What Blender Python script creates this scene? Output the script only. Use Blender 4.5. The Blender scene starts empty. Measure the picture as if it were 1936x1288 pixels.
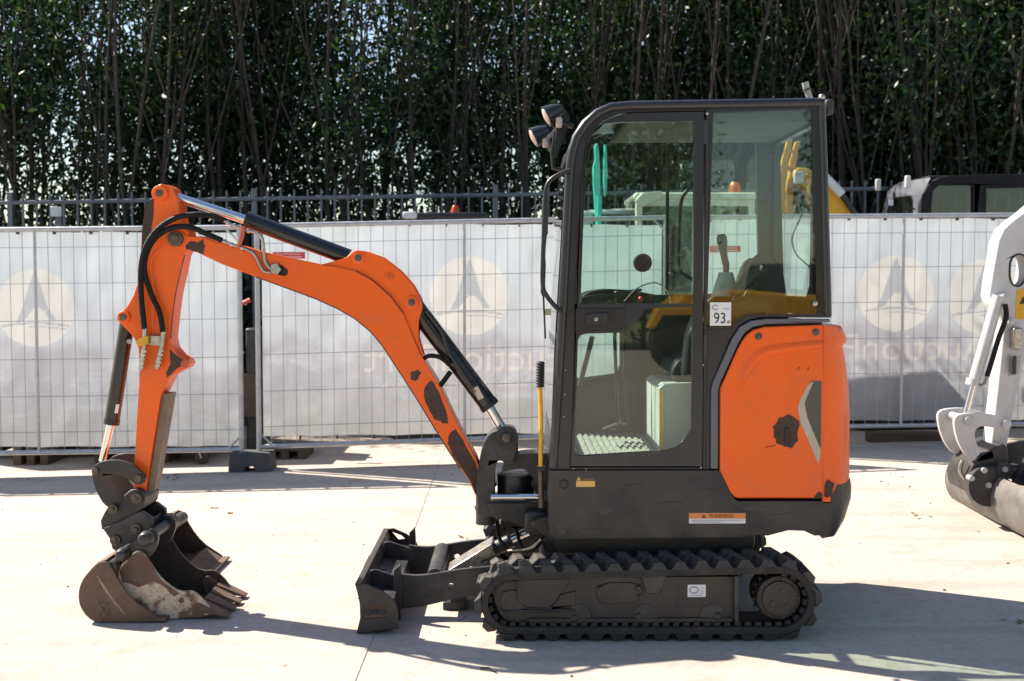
import bpy, math, random
import numpy as np
from mathutils import Vector, Matrix, noise
from mathutils.geometry import tessellate_polygon

R = math.radians
random.seed(7)
rng = np.random.default_rng(11)
SC = bpy.context.scene
C = SC.collection

# ------------------------------------------------------------------ camera, light, exposure
F, TH, HC = 2150.0, math.atan((644 - 533) / 2150.0), 1.585
cam_d = bpy.data.cameras.new('camera')
cam = bpy.data.objects.new('camera', cam_d); C.objects.link(cam)
cam.location = (0, 0, HC); cam.rotation_euler = (math.pi / 2 - TH, 0, 0)
cam_d.sensor_width = 36; cam_d.lens = F / 1936 * 36
cam_d.clip_start = .05; cam_d.clip_end = 2000
cam_d.dof.use_dof = True; cam_d.dof.focus_distance = 5.25; cam_d.dof.aperture_fstop = 3.6
SC.camera = cam

SUN_EL, SUN_A = R(44.5), R(27)           # A: angle between the shadow direction and +X, towards the camera
world = bpy.data.worlds.new('World'); SC.world = world; world.use_nodes = True
wn = world.node_tree; bg = wn.nodes['Background']
sky = wn.nodes.new('ShaderNodeTexSky'); sky.sky_type = 'NISHITA'; sky.sun_disc = False
sky.sun_elevation = SUN_EL
to_sun = Vector((-math.cos(SUN_A) * math.cos(SUN_EL), math.sin(SUN_A) * math.cos(SUN_EL), math.sin(SUN_EL)))
sky.sun_rotation = math.atan2(to_sun.x, to_sun.y)
sky.dust_density = .6; sky.air_density = 1.2
wn.links.new(sky.outputs[0], bg.inputs[0]); bg.inputs[1].default_value = .075
sun_d = bpy.data.lights.new('sun', 'SUN'); sun_d.energy = 5.0; sun_d.angle = R(.5); sun_d.color = (1, .92, .80)
sun = bpy.data.objects.new('sun', sun_d); C.objects.link(sun)
sun.rotation_euler = (-to_sun).to_track_quat('-Z', 'Y').to_euler()
SC.view_settings.view_transform = 'Standard'; SC.view_settings.look = 'None'
SC.view_settings.exposure = 1.27; SC.view_settings.gamma = 1
SC.render.engine = 'CYCLES'
SC.cycles.max_bounces = 10; SC.cycles.transparent_max_bounces = 24
SC.cycles.use_denoising = True
SC.cycles.caustics_reflective = False; SC.cycles.caustics_refractive = False

# ------------------------------------------------------------------ helpers
def P(px, py, Y):
    u = (px - 968) / F; v = (644 - py) / F
    dy = math.cos(TH) + v * math.sin(TH); dz = -math.sin(TH) + v * math.cos(TH)
    t = Y / dy
    return Vector((u * t, Y, HC + dz * t))
def PG(px, py, zg=0.0):
    u = (px - 968) / F; v = (644 - py) / F
    dy = math.cos(TH) + v * math.sin(TH); dz = -math.sin(TH) + v * math.cos(TH)
    t = (zg - HC) / dz
    return Vector((u * t, dy * t, zg))
def PP(pts, Y): return [(P(a, b, Y).x, P(a, b, Y).z) for a, b in pts]
def path(pts, Y): return [P(p[0], p[1], p[2] if len(p) > 2 else Y) for p in pts]
def ground_z(x, y):
    s = min(1, max(0, (y - 6.5) / 3.0)); s = s * s * (3 - 2 * s)
    return max(-.05, min(.16, .022 * (x + 2.2))) * s
def chaikin(pts, n=1, closed=True):
    for _ in range(n):
        q = []
        m = len(pts)
        for i in range(m if closed else m - 1):
            a, b = pts[i], pts[(i + 1) % m]
            q.append(tuple(.75 * x + .25 * y for x, y in zip(a, b)))
            q.append(tuple(.25 * x + .75 * y for x, y in zip(a, b)))
        if not closed: q = [tuple(pts[0])] + q + [tuple(pts[-1])]
        pts = q
    return pts
def spline(pts, n=6):
    pts = [Vector(p) for p in pts]; out = []
    for i in range(len(pts) - 1):
        p0 = pts[max(0, i - 1)]; p1 = pts[i]; p2 = pts[i + 1]; p3 = pts[min(len(pts) - 1, i + 2)]
        for k in range(n):
            t = k / n
            out.append(.5 * ((2 * p1) + (-p0 + p2) * t + (2 * p0 - 5 * p1 + 4 * p2 - p3) * t * t + (-p0 + 3 * p1 - 3 * p2 + p3) * t ** 3))
    out.append(pts[-1]); return out

class M:
    def __init__(s): s.v = []; s.f = []
    def add(s, v, f):
        o = len(s.v); s.v += [tuple(x) for x in v]; s.f += [tuple(i + o for i in g) for g in f]; return s
    def box(s, c, d, rot=None):
        c = Vector(c); v = []
        for x in (-.5, .5):
            for y in (-.5, .5):
                for z in (-.5, .5):
                    p = Vector((x * d[0], y * d[1], z * d[2]))
                    if rot: p = rot @ p
                    v.append(c + p)
        return s.add(v, [(0, 1, 3, 2), (4, 6, 7, 5), (0, 4, 5, 1), (2, 3, 7, 6), (0, 2, 6, 4), (1, 5, 7, 3)])
    def tube(s, pts, r, n=10, caps=True):
        pts = [Vector(p) for p in pts]
        rs = r if isinstance(r, (list, tuple)) else [r] * len(pts)
        ts = []
        for i in range(len(pts)):
            a = pts[max(0, i - 1)]; b = pts[min(len(pts) - 1, i + 1)]
            ts.append((b - a).normalized() if (b - a).length > 1e-9 else Vector((0, 0, 1)))
        up = Vector((0, 1, 0)) if abs(ts[0].y) < .9 else Vector((1, 0, 0))
        nx = (up - ts[0] * up.dot(ts[0])).normalized()
        v = []
        for i, p in enumerate(pts):
            nx = (nx - ts[i] * nx.dot(ts[i])).normalized(); ny = ts[i].cross(nx)
            for k in range(n):
                a = 2 * math.pi * k / n
                v.append(p + (nx * math.cos(a) + ny * math.sin(a)) * rs[i])
        f = []
        for i in range(len(pts) - 1):
            for k in range(n):
                a = i * n + k; b = i * n + (k + 1) % n
                f.append((a, b, b + n, a + n))
        if caps:
            f.append(tuple(reversed(range(n)))); f.append(tuple(range((len(pts) - 1) * n, len(pts) * n)))
        return s.add(v, f)
    def cyl(s, a, b, r, r2=None, n=20): return s.tube([a, b], [r, r if r2 is None else r2], n)
    def lathe(s, a, b, prof, n=20):    # prof: (t along a->b in metres, radius)
        a = Vector(a); d = (Vector(b) - a).normalized()
        pts = [a + d * t for t, _ in prof]
        # nudge identical stations
        return s._rings(pts, d, [r for _, r in prof], n)
    def _rings(s, pts, d, rs, n):
        up = Vector((0, 1, 0)) if abs(d.y) < .9 else Vector((1, 0, 0))
        nx = (up - d * up.dot(d)).normalized(); ny = d.cross(nx); v = []; f = []
        for p, r in zip(pts, rs):
            for k in range(n):
                a = 2 * math.pi * k / n
                v.append(p + (nx * math.cos(a) + ny * math.sin(a)) * r)
        for i in range(len(pts) - 1):
            for k in range(n):
                a = i * n + k; b = i * n + (k + 1) % n
                f.append((a, b, b + n, a + n))
        f.append(tuple(reversed(range(n)))); f.append(tuple(range((len(pts) - 1) * n, len(pts) * n)))
        return s.add(v, f)
    def sphere(s, c, r, n=12):
        c = Vector(c); m = n // 2
        return s.lathe(c - Vector((0, r, 0)), c, [(r - r * math.cos(math.pi * i / m), max(1e-4, r * math.sin(math.pi * i / m))) for i in range(m + 1)], n)
    def prism(s, poly, y0, y1, holes=(), slices=1, warp=None, caps=(True, True)):
        loops = [list(poly)] + [list(h) for h in holes]
        flat = [p for l in loops for p in l]; n = len(flat)
        tris = tessellate_polygon([[Vector((x, z, 0)) for x, z in l] for l in loops])
        v = []
        for k in range(slices + 1):
            y = y0 + (y1 - y0) * k / slices
            for x, z in flat:
                v.append(warp(x, y, z) if warp else (x, y, z))
        f = []
        def area(t):
            (ax, az), (bx, bz), (cx, cz) = (flat[i] for i in t)
            return (bx - ax) * (cz - az) - (cx - ax) * (bz - az)
        for t in tris:
            if abs(area(t)) < 1e-12: continue
            if area(t) < 0: t = tuple(reversed(t))
            if caps[0]: f.append(tuple(t))                       # faces -Y
            if caps[1]: f.append(tuple(i + n * slices for i in reversed(t)))
        o = 0
        for li, l in enumerate(loops):
            m = len(l); A = sum(l[i][0] * l[(i + 1) % m][1] - l[(i + 1) % m][0] * l[i][1] for i in range(m))
            flip = (A < 0) != (li > 0)
            for k in range(slices):
                for i in range(m):
                    a = o + i + k * n; b = o + (i + 1) % m + k * n
                    q = (a, a + n, b + n, b)
                    f.append(tuple(reversed(q)) if flip else q)
            o += m
        return s.add(v, f)

def to_mesh(name, m, mt=None, smooth=38, off=Vector((0, 0, 0))):
    me = bpy.data.meshes.new(name)
    me.from_pydata([(x - off.x, y - off.y, z - off.z) for x, y, z in m.v], [], m.f)
    me.validate()
    if smooth:
        me.shade_smooth(); me.set_sharp_from_angle(angle=R(smooth))
    if mt: me.materials.append(mt)
    return me
LOC = {}
def root(name, label, cat, loc, group=None):
    o = bpy.data.objects.new(name, None); C.objects.link(o)
    o.location = loc; o['label'] = label; o['category'] = cat
    if group: o['group'] = group
    o.empty_display_size = .1
    LOC[o.name] = Vector(loc); return o
def part(name, m, mt, parent, bevel=0, seg=2, smooth=38, label=None):
    off = LOC[parent.name] if parent else Vector((0, 0, 0))
    me = to_mesh(name, m, mt, smooth, off)
    o = bpy.data.objects.new(name, me); C.objects.link(o)
    if parent: o.parent = parent
    LOC[o.name] = off
    if bevel:
        b = o.modifiers.new('bevel', 'BEVEL'); b.width = bevel; b.segments = seg; b.limit_method = 'ANGLE'; b.angle_limit = R(35)
        b.harden_normals = False
    if label: o['label'] = label
    return o
def inst(name, me, parent, mat):
    """another object that shares the mesh me; mat is in world space before the parent's offset"""
    o = bpy.data.objects.new(name, me); C.objects.link(o); o.parent = parent
    LOC[o.name] = LOC[parent.name]
    o.matrix_basis = Matrix.Translation(-LOC[parent.name]) @ mat
    return o
def dup(o, parent=None, off=None):
    c = o.copy(); C.objects.link(c); LOC[c.name] = LOC.get(o.name, Vector((0, 0, 0)))
    if parent: c.parent = parent
    if off is not None: c.location = o.location + Vector(off); LOC[c.name] = c.location.copy()
    for ch in list(o.children): dup(ch, c)
    return c
def single(name, m, mt, label, cat, loc, group=None, **k):
    me_off = Vector(loc); LOC['_t'] = me_off
    me = to_mesh(name, m, mt, k.get('smooth', 38), me_off)
    o = bpy.data.objects.new(name, me); C.objects.link(o); o.location = loc
    LOC[o.name] = Vector(loc)
    o['label'] = label; o['category'] = cat
    if group: o['group'] = group
    if k.get('bevel'):
        b = o.modifiers.new('bevel', 'BEVEL'); b.width = k['bevel']; b.segments = 2; b.limit_method = 'ANGLE'
    return o
def kind(o, k): o['kind'] = k; return o

# ------------------------------------------------------------------ materials
def mat(name, col, rough=.5, metal=0., col2=None, scale=6., lo=.35, hi=.7, detail=6., bump=0., bscale=60., spec=.5,
        coat=0., rvar=.12, col3=None, scale3=1.2, lo3=.55, hi3=.75, coords='Object'):
    m = bpy.data.materials.new(name); m.use_nodes = True
    nt = m.node_tree; N = nt.nodes; L = nt.links; b = N['Principled BSDF']
    b.inputs['Roughness'].default_value = rough; b.inputs['Metallic'].default_value = metal
    b.inputs['Specular IOR Level'].default_value = spec; b.inputs['Coat Weight'].default_value = coat
    b.inputs['Coat Roughness'].default_value = .12
    tc = N.new('ShaderNodeTexCoord')
    def nz(sc, dt, rg=.6):
        n = N.new('ShaderNodeTexNoise'); n.inputs['Scale'].default_value = sc; n.inputs['Detail'].default_value = dt
        n.inputs['Roughness'].default_value = rg; L.new(tc.outputs[coords], n.inputs['Vector']); return n
    def ramp(src, a, c):
        r = N.new('ShaderNodeMapRange'); r.inputs[1].default_value = a; r.inputs[2].default_value = c
        L.new(src, r.inputs[0]); return r
    def mix(fac, a, c):
        x = N.new('ShaderNodeMix'); x.data_type = 'RGBA'; L.new(fac, x.inputs[0])
        if isinstance(a, (tuple, list)): x.inputs[6].default_value = (*a, 1)
        else: L.new(a, x.inputs[6])
        if isinstance(c, (tuple, list)): x.inputs[7].default_value = (*c, 1)
        else: L.new(c, x.inputs[7])
        return x.outputs[2]
    out = None
    if col2 is not None:
        n = nz(scale, detail); out = mix(ramp(n.outputs[0], lo, hi).outputs[0], col, col2)
    if col3 is not None:
        n3 = nz(scale3, 8., .7); out = mix(ramp(n3.outputs[0], lo3, hi3).outputs[0], out if out is not None else col, col3)
    if out is None: b.inputs['Base Color'].default_value = (*col, 1)
    else: L.new(out, b.inputs['Base Color'])
    if rvar:
        n2 = nz(scale * 1.7, 5.); r = N.new('ShaderNodeMapRange'); r.inputs[1].default_value = .3; r.inputs[2].default_value = .7
        r.inputs[3].default_value = max(.02, rough - rvar); r.inputs[4].default_value = min(1, rough + rvar)
        L.new(n2.outputs[0], r.inputs[0]); L.new(r.outputs[0], b.inputs['Roughness'])
    if bump:
        nb = nz(bscale, 6.); bp = N.new('ShaderNodeBump'); bp.inputs['Strength'].default_value = bump; bp.inputs['Distance'].default_value = .01
        L.new(nb.outputs[0], bp.inputs['Height']); L.new(bp.outputs[0], b.inputs['Normal'])
    return m
def glass(name, tint, ior=1.5, dirt=.03):
    m = bpy.data.materials.new(name); m.use_nodes = True
    nt = m.node_tree; N = nt.nodes; L = nt.links; N.clear()
    o = N.new('ShaderNodeOutputMaterial'); t = N.new('ShaderNodeBsdfTransparent'); t.inputs[0].default_value = (*tint, 1)
    g = N.new('ShaderNodeBsdfGlossy'); g.inputs['Roughness'].default_value = .012; g.inputs[0].default_value = (1, 1, 1, 1)
    tc = N.new('ShaderNodeTexCoord'); nb = N.new('ShaderNodeTexNoise'); nb.inputs['Scale'].default_value = 1.5
    L.new(tc.outputs['Object'], nb.inputs['Vector'])
    bp = N.new('ShaderNodeBump'); bp.inputs['Strength'].default_value = .02; bp.inputs['Distance'].default_value = .01
    L.new(nb.outputs[0], bp.inputs['Height']); L.new(bp.outputs[0], g.inputs['Normal'])
    ge = N.new('ShaderNodeNewGeometry'); dt = N.new('ShaderNodeVectorMath'); dt.operation = 'DOT_PRODUCT'; L.new(ge.outputs['Normal'], dt.inputs[0]); L.new(ge.outputs['Incoming'], dt.inputs[1])
    def mth(op, a, c):
        q = N.new('ShaderNodeMath'); q.operation = op
        for i_, z_ in enumerate((a, c)):
            if z_ is None: continue
            if isinstance(z_, (int, float)): q.inputs[i_].default_value = z_
            else: L.new(z_, q.inputs[i_])
        return q.outputs[0]
    f0 = ((ior - 1) / (ior + 1)) ** 2
    cs_ = mth('ABSOLUTE', dt.outputs['Value'], None); fac = mth('ADD', mth('MULTIPLY', mth('POWER', mth('SUBTRACT', 1., cs_), 5.), 1 - f0), f0)
    mx = N.new('ShaderNodeMixShader'); L.new(fac, mx.inputs[0]); L.new(t.outputs[0], mx.inputs[1]); L.new(g.outputs[0], mx.inputs[2])
    d = N.new('ShaderNodeBsdfDiffuse'); d.inputs[0].default_value = (.45, .43, .38, 1)
    nd = N.new('ShaderNodeTexNoise'); nd.inputs['Scale'].default_value = 7.; nd.inputs['Detail'].default_value = 7
    L.new(tc.outputs['Object'], nd.inputs['Vector'])
    r = N.new('ShaderNodeMapRange'); r.inputs[1].default_value = .35; r.inputs[2].default_value = .75; r.inputs[3].default_value = dirt * .3; r.inputs[4].default_value = dirt * 2
    L.new(nd.outputs[0], r.inputs[0])
    m2 = N.new('ShaderNodeMixShader'); L.new(r.outputs[0], m2.inputs[0]); L.new(mx.outputs[0], m2.inputs[1]); L.new(d.outputs[0], m2.inputs[2])
    L.new(m2.outputs[0], o.inputs[0]); return m

ORANGE = mat('orange_paint', (.92, .128, .004), .37, col2=(.80, .105, .006), scale=1.6, col3=(.58, .13, .04), scale3=6, lo3=.54, hi3=.84, coat=.14, spec=.4, bump=.07, bscale=7)
ORANGE_DULL = mat('orange_side', (.60, .10, .035), .5, col2=(.45, .09, .04), scale=8, bump=.06)
GREY_STRIP = mat('grey_trim', (.13, .135, .16), .5, col2=(.10, .105, .12), scale=4)
CHAR = mat('charcoal_paint', (.016, .0175, .022), .34, col2=(.023, .023, .027), scale=3, col3=(.045, .041, .038), scale3=12, lo3=.56, hi3=.8, coat=.15, bump=.04, bscale=12)
CHAR_SKIRT = mat('charcoal_skirt', (.031, .029, .029), .38, col2=(.015, .016, .021), scale=3.2, lo=.42, hi=.62, col3=(.085, .07, .055), scale3=10, lo3=.62, hi3=.84, bump=.3, bscale=6, rvar=.18)
BLACK = mat('black_paint', (.010, .010, .011), .4, col2=(.016, .015, .015), scale=7)
BLACK_GLOSS = mat('black_gloss', (.010, .010, .013), .22, col2=(.016, .016, .017), scale=9, coat=.2)
IRON = mat('dark_cast_iron', (.015, .016, .020), .45, col2=(.055, .05, .047), scale=9, col3=(.12, .075, .045), scale3=22, lo3=.62, hi3=.85, bump=.15, bscale=40)
IRON_BROWN = mat('grey_brown_steel', (.044, .036, .032), .5, col2=(.026, .023, .023), scale=7, col3=(.12, .08, .05), scale3=18, lo3=.6, hi3=.82, bump=.15, bscale=50)
RUST = mat('rusty_bucket_steel', (.15, .088, .056), .72, col2=(.09, .052, .036), scale=7, col3=(.27, .16, .09), scale3=15, lo3=.55, hi3=.8, bump=.3, bscale=45)
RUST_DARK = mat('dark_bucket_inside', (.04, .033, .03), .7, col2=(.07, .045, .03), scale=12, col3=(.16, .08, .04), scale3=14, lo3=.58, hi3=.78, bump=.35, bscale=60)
WORN_WHITE = mat('worn_white_steel', (.52, .43, .32), .75, col2=(.14, .085, .055), scale=11, lo=.50, hi=.58, col3=(.22, .15, .1), scale3=30, lo3=.5, hi3=.7, bump=.3, bscale=50)
BARE = mat('bare_paint_loss', (.045, .026, .02), .7, col2=(.075, .04, .026), scale=30, bump=.3, bscale=90)
CHROME = mat('chrome_rod', (.72, .72, .74), .14, 1., rvar=.04)
STEEL = mat('bright_steel', (.5, .48, .44), .35, 1., col2=(.3, .27, .23), scale=40)
PIN = mat('pin_end', (.16, .13, .10), .55, .6, col2=(.08, .06, .05), scale=60)
RUBBER = mat('track_rubber', (.013, .012, .012), .7, col2=(.032, .028, .024), scale=10, col3=(.11, .09, .07), scale3=22, lo3=.56, hi3=.85, bump=.25, bscale=70)
RUBBER_WORN = mat('worn_track_rubber', (.040, .036, .033), .5, col2=(.022, .02, .02), scale=6, col3=(.17, .14, .11), scale3=16, lo3=.5, hi3=.78, bump=.25, bscale=80)
HOSE = mat('black_hose', (.009, .009, .01), .6, spec=.25, bump=.5, bscale=160)
YELLOW = mat('yellow_paint', (.78, .42, .02), .4, col2=(.6, .3, .02), scale=20)
YELLOW2 = mat('yellow_machine_paint', (.72, .36, .015), .4, col2=(.6, .3, .02), scale=3)
GREYW = mat('warm_grey_plastic', (.40, .41, .38), .5, col2=(.33, .34, .32), scale=5)
MATM = mat('ribbed_floor_mat', (.40, .39, .35), .8, col2=(.1, .095, .08), scale=45, bump=.6, bscale=60)
SEAT = mat('black_seat_vinyl', (.02, .02, .022), .55, bump=.2, bscale=30)
WHITE = mat('white_machine_paint', (.60, .60, .60), .35, col2=(.46, .45, .44), scale=4, col3=(.34, .31, .27), scale3=14, lo3=.6, hi3=.8, coat=.2)
WHITE_STICK = mat('white_sticker', (.75, .75, .76), .5)
ORANGE_STICK = mat('orange_sticker', (.75, .24, .06), .5)
YELLOW_STICK = mat('yellow_sticker', (.72, .42, .10), .5)
INK = mat('black_ink', (.02, .02, .02), .6)
INK_BROWN = mat('dark_brown_ink', (.10, .03, .015), .6)
INK_GREY = mat('pale_grey_ink', (.36, .35, .42), .6)
RED = mat('red_sign', (.62, .06, .06), .5, col2=(.5, .05, .05), scale=30)
RED_INK = mat('pink_print', (.8, .5, .5), .5)
AMBER = mat('orange_beacon_plastic', (.85, .16, .02), .25)
REDLENS = mat('red_beacon_plastic', (.6, .06, .03), .3)
GALV = mat('galvanised_tube', (.52, .53, .55), .45, .55, col2=(.38, .39, .41), scale=14)
WIRE = mat('galvanised_wire', (.36, .37, .40), .5, .4)
RAIL = mat('grey_railing_paint', (.13, .145, .17), .5, col2=(.10, .11, .13), scale=6)
TEAL = mat('turquoise_paint', (.07, .62, .50), .4, col2=(.06, .5, .42), scale=4)
CREAM = mat('cream_paint', (.66, .64, .52), .45, col2=(.55, .52, .42), scale=4)
BLOCK = mat('recycled_plastic_block', (.055, .057, .062), .8, col2=(.1, .095, .09), scale=8, bump=.3, bscale=30)
WOOD = mat('weathered_board', (.10, .075, .055), .8, col2=(.06, .045, .035), scale=12, bump=.3, bscale=30)
PINK = mat('worn_lamp_lens', (.62, .50, .44), .35, col2=(.5, .38, .33), scale=30)
GLASS = glass('cab_glass', (.86, .94, .90), 1.5, .006)
GLASS_LIGHT = glass('far_cab_glass', (.90, .97, .94), 1.45, .006)
GLASS_BG = glass('machine_glass', (.62, .72, .68), 1.55, .012)
BARK = mat('brown_bark', (.050, .038, .032), .85, col2=(.03, .024, .021), scale=9, col3=(.08, .065, .05), scale3=4, bump=.5, bscale=30)

def leaf_mat(name, a, b, trans):
    m = bpy.data.materials.new(name); m.use_nodes = True
    nt = m.node_tree; N = nt.nodes; L = nt.links; N.clear()
    o = N.new('ShaderNodeOutputMaterial')
    geo = N.new('ShaderNodeNewGeometry'); cr = N.new('ShaderNodeValToRGB')
    cr.color_ramp.elements[0].color = (*a, 1); cr.color_ramp.elements[1].color = (*b, 1)
    e = cr.color_ramp.elements.new(.93); e.color = (*b, 1)
    cr.color_ramp.elements[-1].color = (.07, .07, .015, 1); cr.color_ramp.elements[-1].position = 1.
    L.new(geo.outputs['Random Per Island'], cr.inputs[0])
    d = N.new('ShaderNodeBsdfPrincipled'); d.inputs['Roughness'].default_value = .45; L.new(cr.outputs[0], d.inputs['Base Color'])
    t = N.new('ShaderNodeBsdfTranslucent'); mu = N.new('ShaderNodeMix'); mu.data_type = 'RGBA'; mu.blend_type = 'MULTIPLY'; mu.inputs[0].default_value = 1
    L.new(cr.outputs[0], mu.inputs[6]); mu.inputs[7].default_value = (1.5, 2.2, .6, 1); L.new(mu.outputs[2], t.inputs[0])
    x = N.new('ShaderNodeMixShader'); x.inputs[0].default_value = trans
    L.new(d.outputs[0], x.inputs[1]); L.new(t.outputs[0], x.inputs[2]); L.new(x.outputs[0], o.inputs[0]); return m
LEAF = leaf_mat('dark_leaves', (.008, .018, .009), (.020, .044, .016), .32)
LEAF2 = leaf_mat('olive_leaves', (.012, .024, .009), (.035, .055, .018), .3)
LEAF_DRY = leaf_mat('dry_grass', (.20, .16, .06), (.38, .32, .14), .3)

# concrete yard
def concrete():
    m = bpy.data.materials.new('yard_concrete'); m.use_nodes = True
    nt = m.node_tree; N = nt.nodes; L = nt.links; b = N['Principled BSDF']; b.inputs['Roughness'].default_value = .85
    b.inputs['Specular IOR Level'].default_value = .25
    tc = N.new('ShaderNodeTexCoord')
    def nz(s, d, r=.6, w=0):
        n = N.new('ShaderNodeTexNoise'); n.inputs['Scale'].default_value = s; n.inputs['Detail'].default_value = d; n.inputs['Roughness'].default_value = r
        n.inputs['Distortion'].default_value = w; L.new(tc.outputs['Object'], n.inputs['Vector']); return n.outputs[0]
    def mr(s, a, c, o0=0, o1=1):
        r = N.new('ShaderNodeMapRange'); r.inputs[1].default_value = a; r.inputs[2].default_value = c; r.inputs[3].default_value = o0; r.inputs[4].default_value = o1
        L.new(s, r.inputs[0]); return r.outputs[0]
    def mix(f, a, c, bt='MIX'):
        x = N.new('ShaderNodeMix'); x.data_type = 'RGBA'; x.blend_type = bt; L.new(f, x.inputs[0])
        for i, q in ((6, a), (7, c)):
            if isinstance(q, tuple): x.inputs[i].default_value = (*q, 1)
            else: L.new(q, x.inputs[i])
        return x.outputs[2]
    c = mix(mr(nz(.55, 5), .35, .65), (.50, .425, .365), (.43, .37, .325))
    c = mix(mr(nz(3.2, 8, .7), .52, .72), c, (.34, .285, .235))
    c = mix(mr(nz(22, 8, .75), .45, .8), c, (.30, .27, .24))
    c = mix(mr(nz(1.1, 3, .5, .8), .66, .72, 0, .5), c, (.36, .25, .17))
    c = mix(mr(nz(9, 3, .5), .73, .76, 0, .7), c, (.13, .12, .11))
    mp = N.new('ShaderNodeMapping'); mp.inputs['Scale'].default_value = (.16, 1.9, 1); mp.inputs['Rotation'].default_value = (0, 0, .12); L.new(tc.outputs['Object'], mp.inputs[0])
    ns = N.new('ShaderNodeTexNoise'); ns.inputs['Scale'].default_value = 2.2; ns.inputs['Detail'].default_value = 7; L.new(mp.outputs[0], ns.inputs['Vector'])
    c = mix(mr(ns.outputs[0], .52, .72, 0, .45), c, (.26, .225, .19))
    vo = N.new('ShaderNodeTexVoronoi'); vo.feature = 'DISTANCE_TO_EDGE'; vo.inputs['Scale'].default_value = .38
    nw = N.new('ShaderNodeTexNoise'); nw.inputs['Scale'].default_value = 2.5; nw.inputs['Detail'].default_value = 6; L.new(tc.outputs['Object'], nw.inputs['Vector'])
    vm = N.new('ShaderNodeVectorMath'); vm.operation = 'MULTIPLY_ADD'; L.new(nw.outputs['Color'], vm.inputs[0]); vm.inputs[1].default_value = (.5, .5, 0); L.new(tc.outputs['Object'], vm.inputs[2]); L.new(vm.outputs[0], vo.inputs['Vector'])
    c = mix(mr(vo.outputs[0], .0, .0028, .3, 0), c, (.2, .17, .14))
    L.new(c, b.inputs['Base Color'])
    bp = N.new('ShaderNodeBump'); bp.inputs['Strength'].default_value = .35; bp.inputs['Distance'].default_value = .006
    L.new(nz(70, 10, .8), bp.inputs['Height']); L.new(bp.outputs[0], b.inputs['Normal']); return m
CONC = concrete()
DIRT = mat('earth', (.12, .095, .07), .95, col2=(.07, .06, .045), scale=5, col3=(.2, .17, .1), scale3=2, bump=.5, bscale=20)
FIELD = mat('dry_field', (.30, .25, .12), .95, col2=(.14, .16, .06), scale=.9, bump=.5, bscale=8)

def banner_mat():
    m = bpy.data.materials.new('printed_mesh_banner'); m.use_nodes = True
    nt = m.node_tree; N = nt.nodes; L = nt.links; N.clear()
    o = N.new('ShaderNodeOutputMaterial'); tc = N.new('ShaderNodeTexCoord')
    sep = N.new('ShaderNodeSeparateXYZ'); L.new(tc.outputs['Object'], sep.inputs[0])
    def nz(s, d, r=.6, st=None):
        n = N.new('ShaderNodeTexNoise'); n.inputs['Scale'].default_value = s; n.inputs['Detail'].default_value = d; n.inputs['Roughness'].default_value = r
        if st:
            mp = N.new('ShaderNodeMapping'); mp.inputs['Scale'].default_value = st; L.new(tc.outputs['Object'], mp.inputs[0]); L.new(mp.outputs[0], n.inputs['Vector'])
        else: L.new(tc.outputs['Object'], n.inputs['Vector'])
        return n.outputs[0]
    def math_(op, a, c):
        x = N.new('ShaderNodeMath'); x.operation = op
        for i, q in enumerate((a, c)):
            if isinstance(q, (int, float)): x.inputs[i].default_value = q
            else: L.new(q, x.inputs[i])
        return x.outputs[0]
    def mr(s, a, c, o0=0, o1=1):
        r = N.new('ShaderNodeMapRange'); r.inputs[1].default_value = a; r.inputs[2].default_value = c; r.inputs[3].default_value = o0; r.inputs[4].default_value = o1
        L.new(s, r.inputs[0]); return r.outputs[0]
    def mix(f, a, c):
        x = N.new('ShaderNodeMix'); x.data_type = 'RGBA'; L.new(f, x.inputs[0])
        for i, q in ((6, a), (7, c)):
            if isinstance(q, tuple): x.inputs[i].default_value = (*q, 1)
            else: L.new(q, x.inputs[i])
        return x.outputs[2]
    # printed landscape: pale sky above, hazy grey hills and land below
    hz = math_('ADD', sep.outputs[2], mr(nz(1.1, 5, .6, (1, 1, .2)), .3, .7, -.22, .22))
    c = mix(mr(hz, 1.12, 1.30), (.64, .68, .74), (.69, .76, .83))
    c = mix(mr(hz, .78, .88), (.54, .54, .59), c)
    c = mix(mr(nz(.8, 5, .7, (1, 1, 2.2)), .5, .62, 0, .7), c, (.72, .77, .82))
    c = mix(mr(nz(2.0, 4, .6), .62, .72, 0, .35), c, (.80, .84, .86))
    low = math_('ADD', sep.outputs[2], mr(nz(5, 6, .7), .3, .7, -.35, .35))
    c = mix(mr(low, .05, .55, .5, 0), c, (.42, .43, .38))
    c = mix(mr(nz(26, 4, .6, (1, 1, .05)), .5, .75, 0, .18), c, (.3, .3, .3))
    at = N.new('ShaderNodeAttribute'); at.attribute_name = 'print'; sc_ = N.new('ShaderNodeSeparateColor'); L.new(at.outputs['Color'], sc_.inputs[0])
    c = mix(mr(sc_.outputs[0], 0, 1, 0, .75), c, (.86, .84, .80)); c = mix(mr(sc_.outputs[1], 0, 1, 0, .75), c, (.52, .54, .59)); c = mix(mr(sc_.outputs[2], 0, 1, 0, .6), c, (.84, .76, .72))
    d = N.new('ShaderNodeBsdfDiffuse'); L.new(c, d.inputs[0]); t = N.new('ShaderNodeBsdfTranslucent'); L.new(c, t.inputs[0])
    nb = N.new('ShaderNodeBump'); nb.inputs['Strength'].default_value = .35; nb.inputs['Distance'].default_value = .03
    L.new(nz(4, 5, .6, (1, 1, .6)), nb.inputs['Height']); L.new(nb.outputs[0], d.inputs['Normal'])
    x = N.new('ShaderNodeMixShader'); x.inputs[0].default_value = .45; L.new(d.outputs[0], x.inputs[1]); L.new(t.outputs[0], x.inputs[2])
    L.new(x.outputs[0], o.inputs[0]); return m
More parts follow.
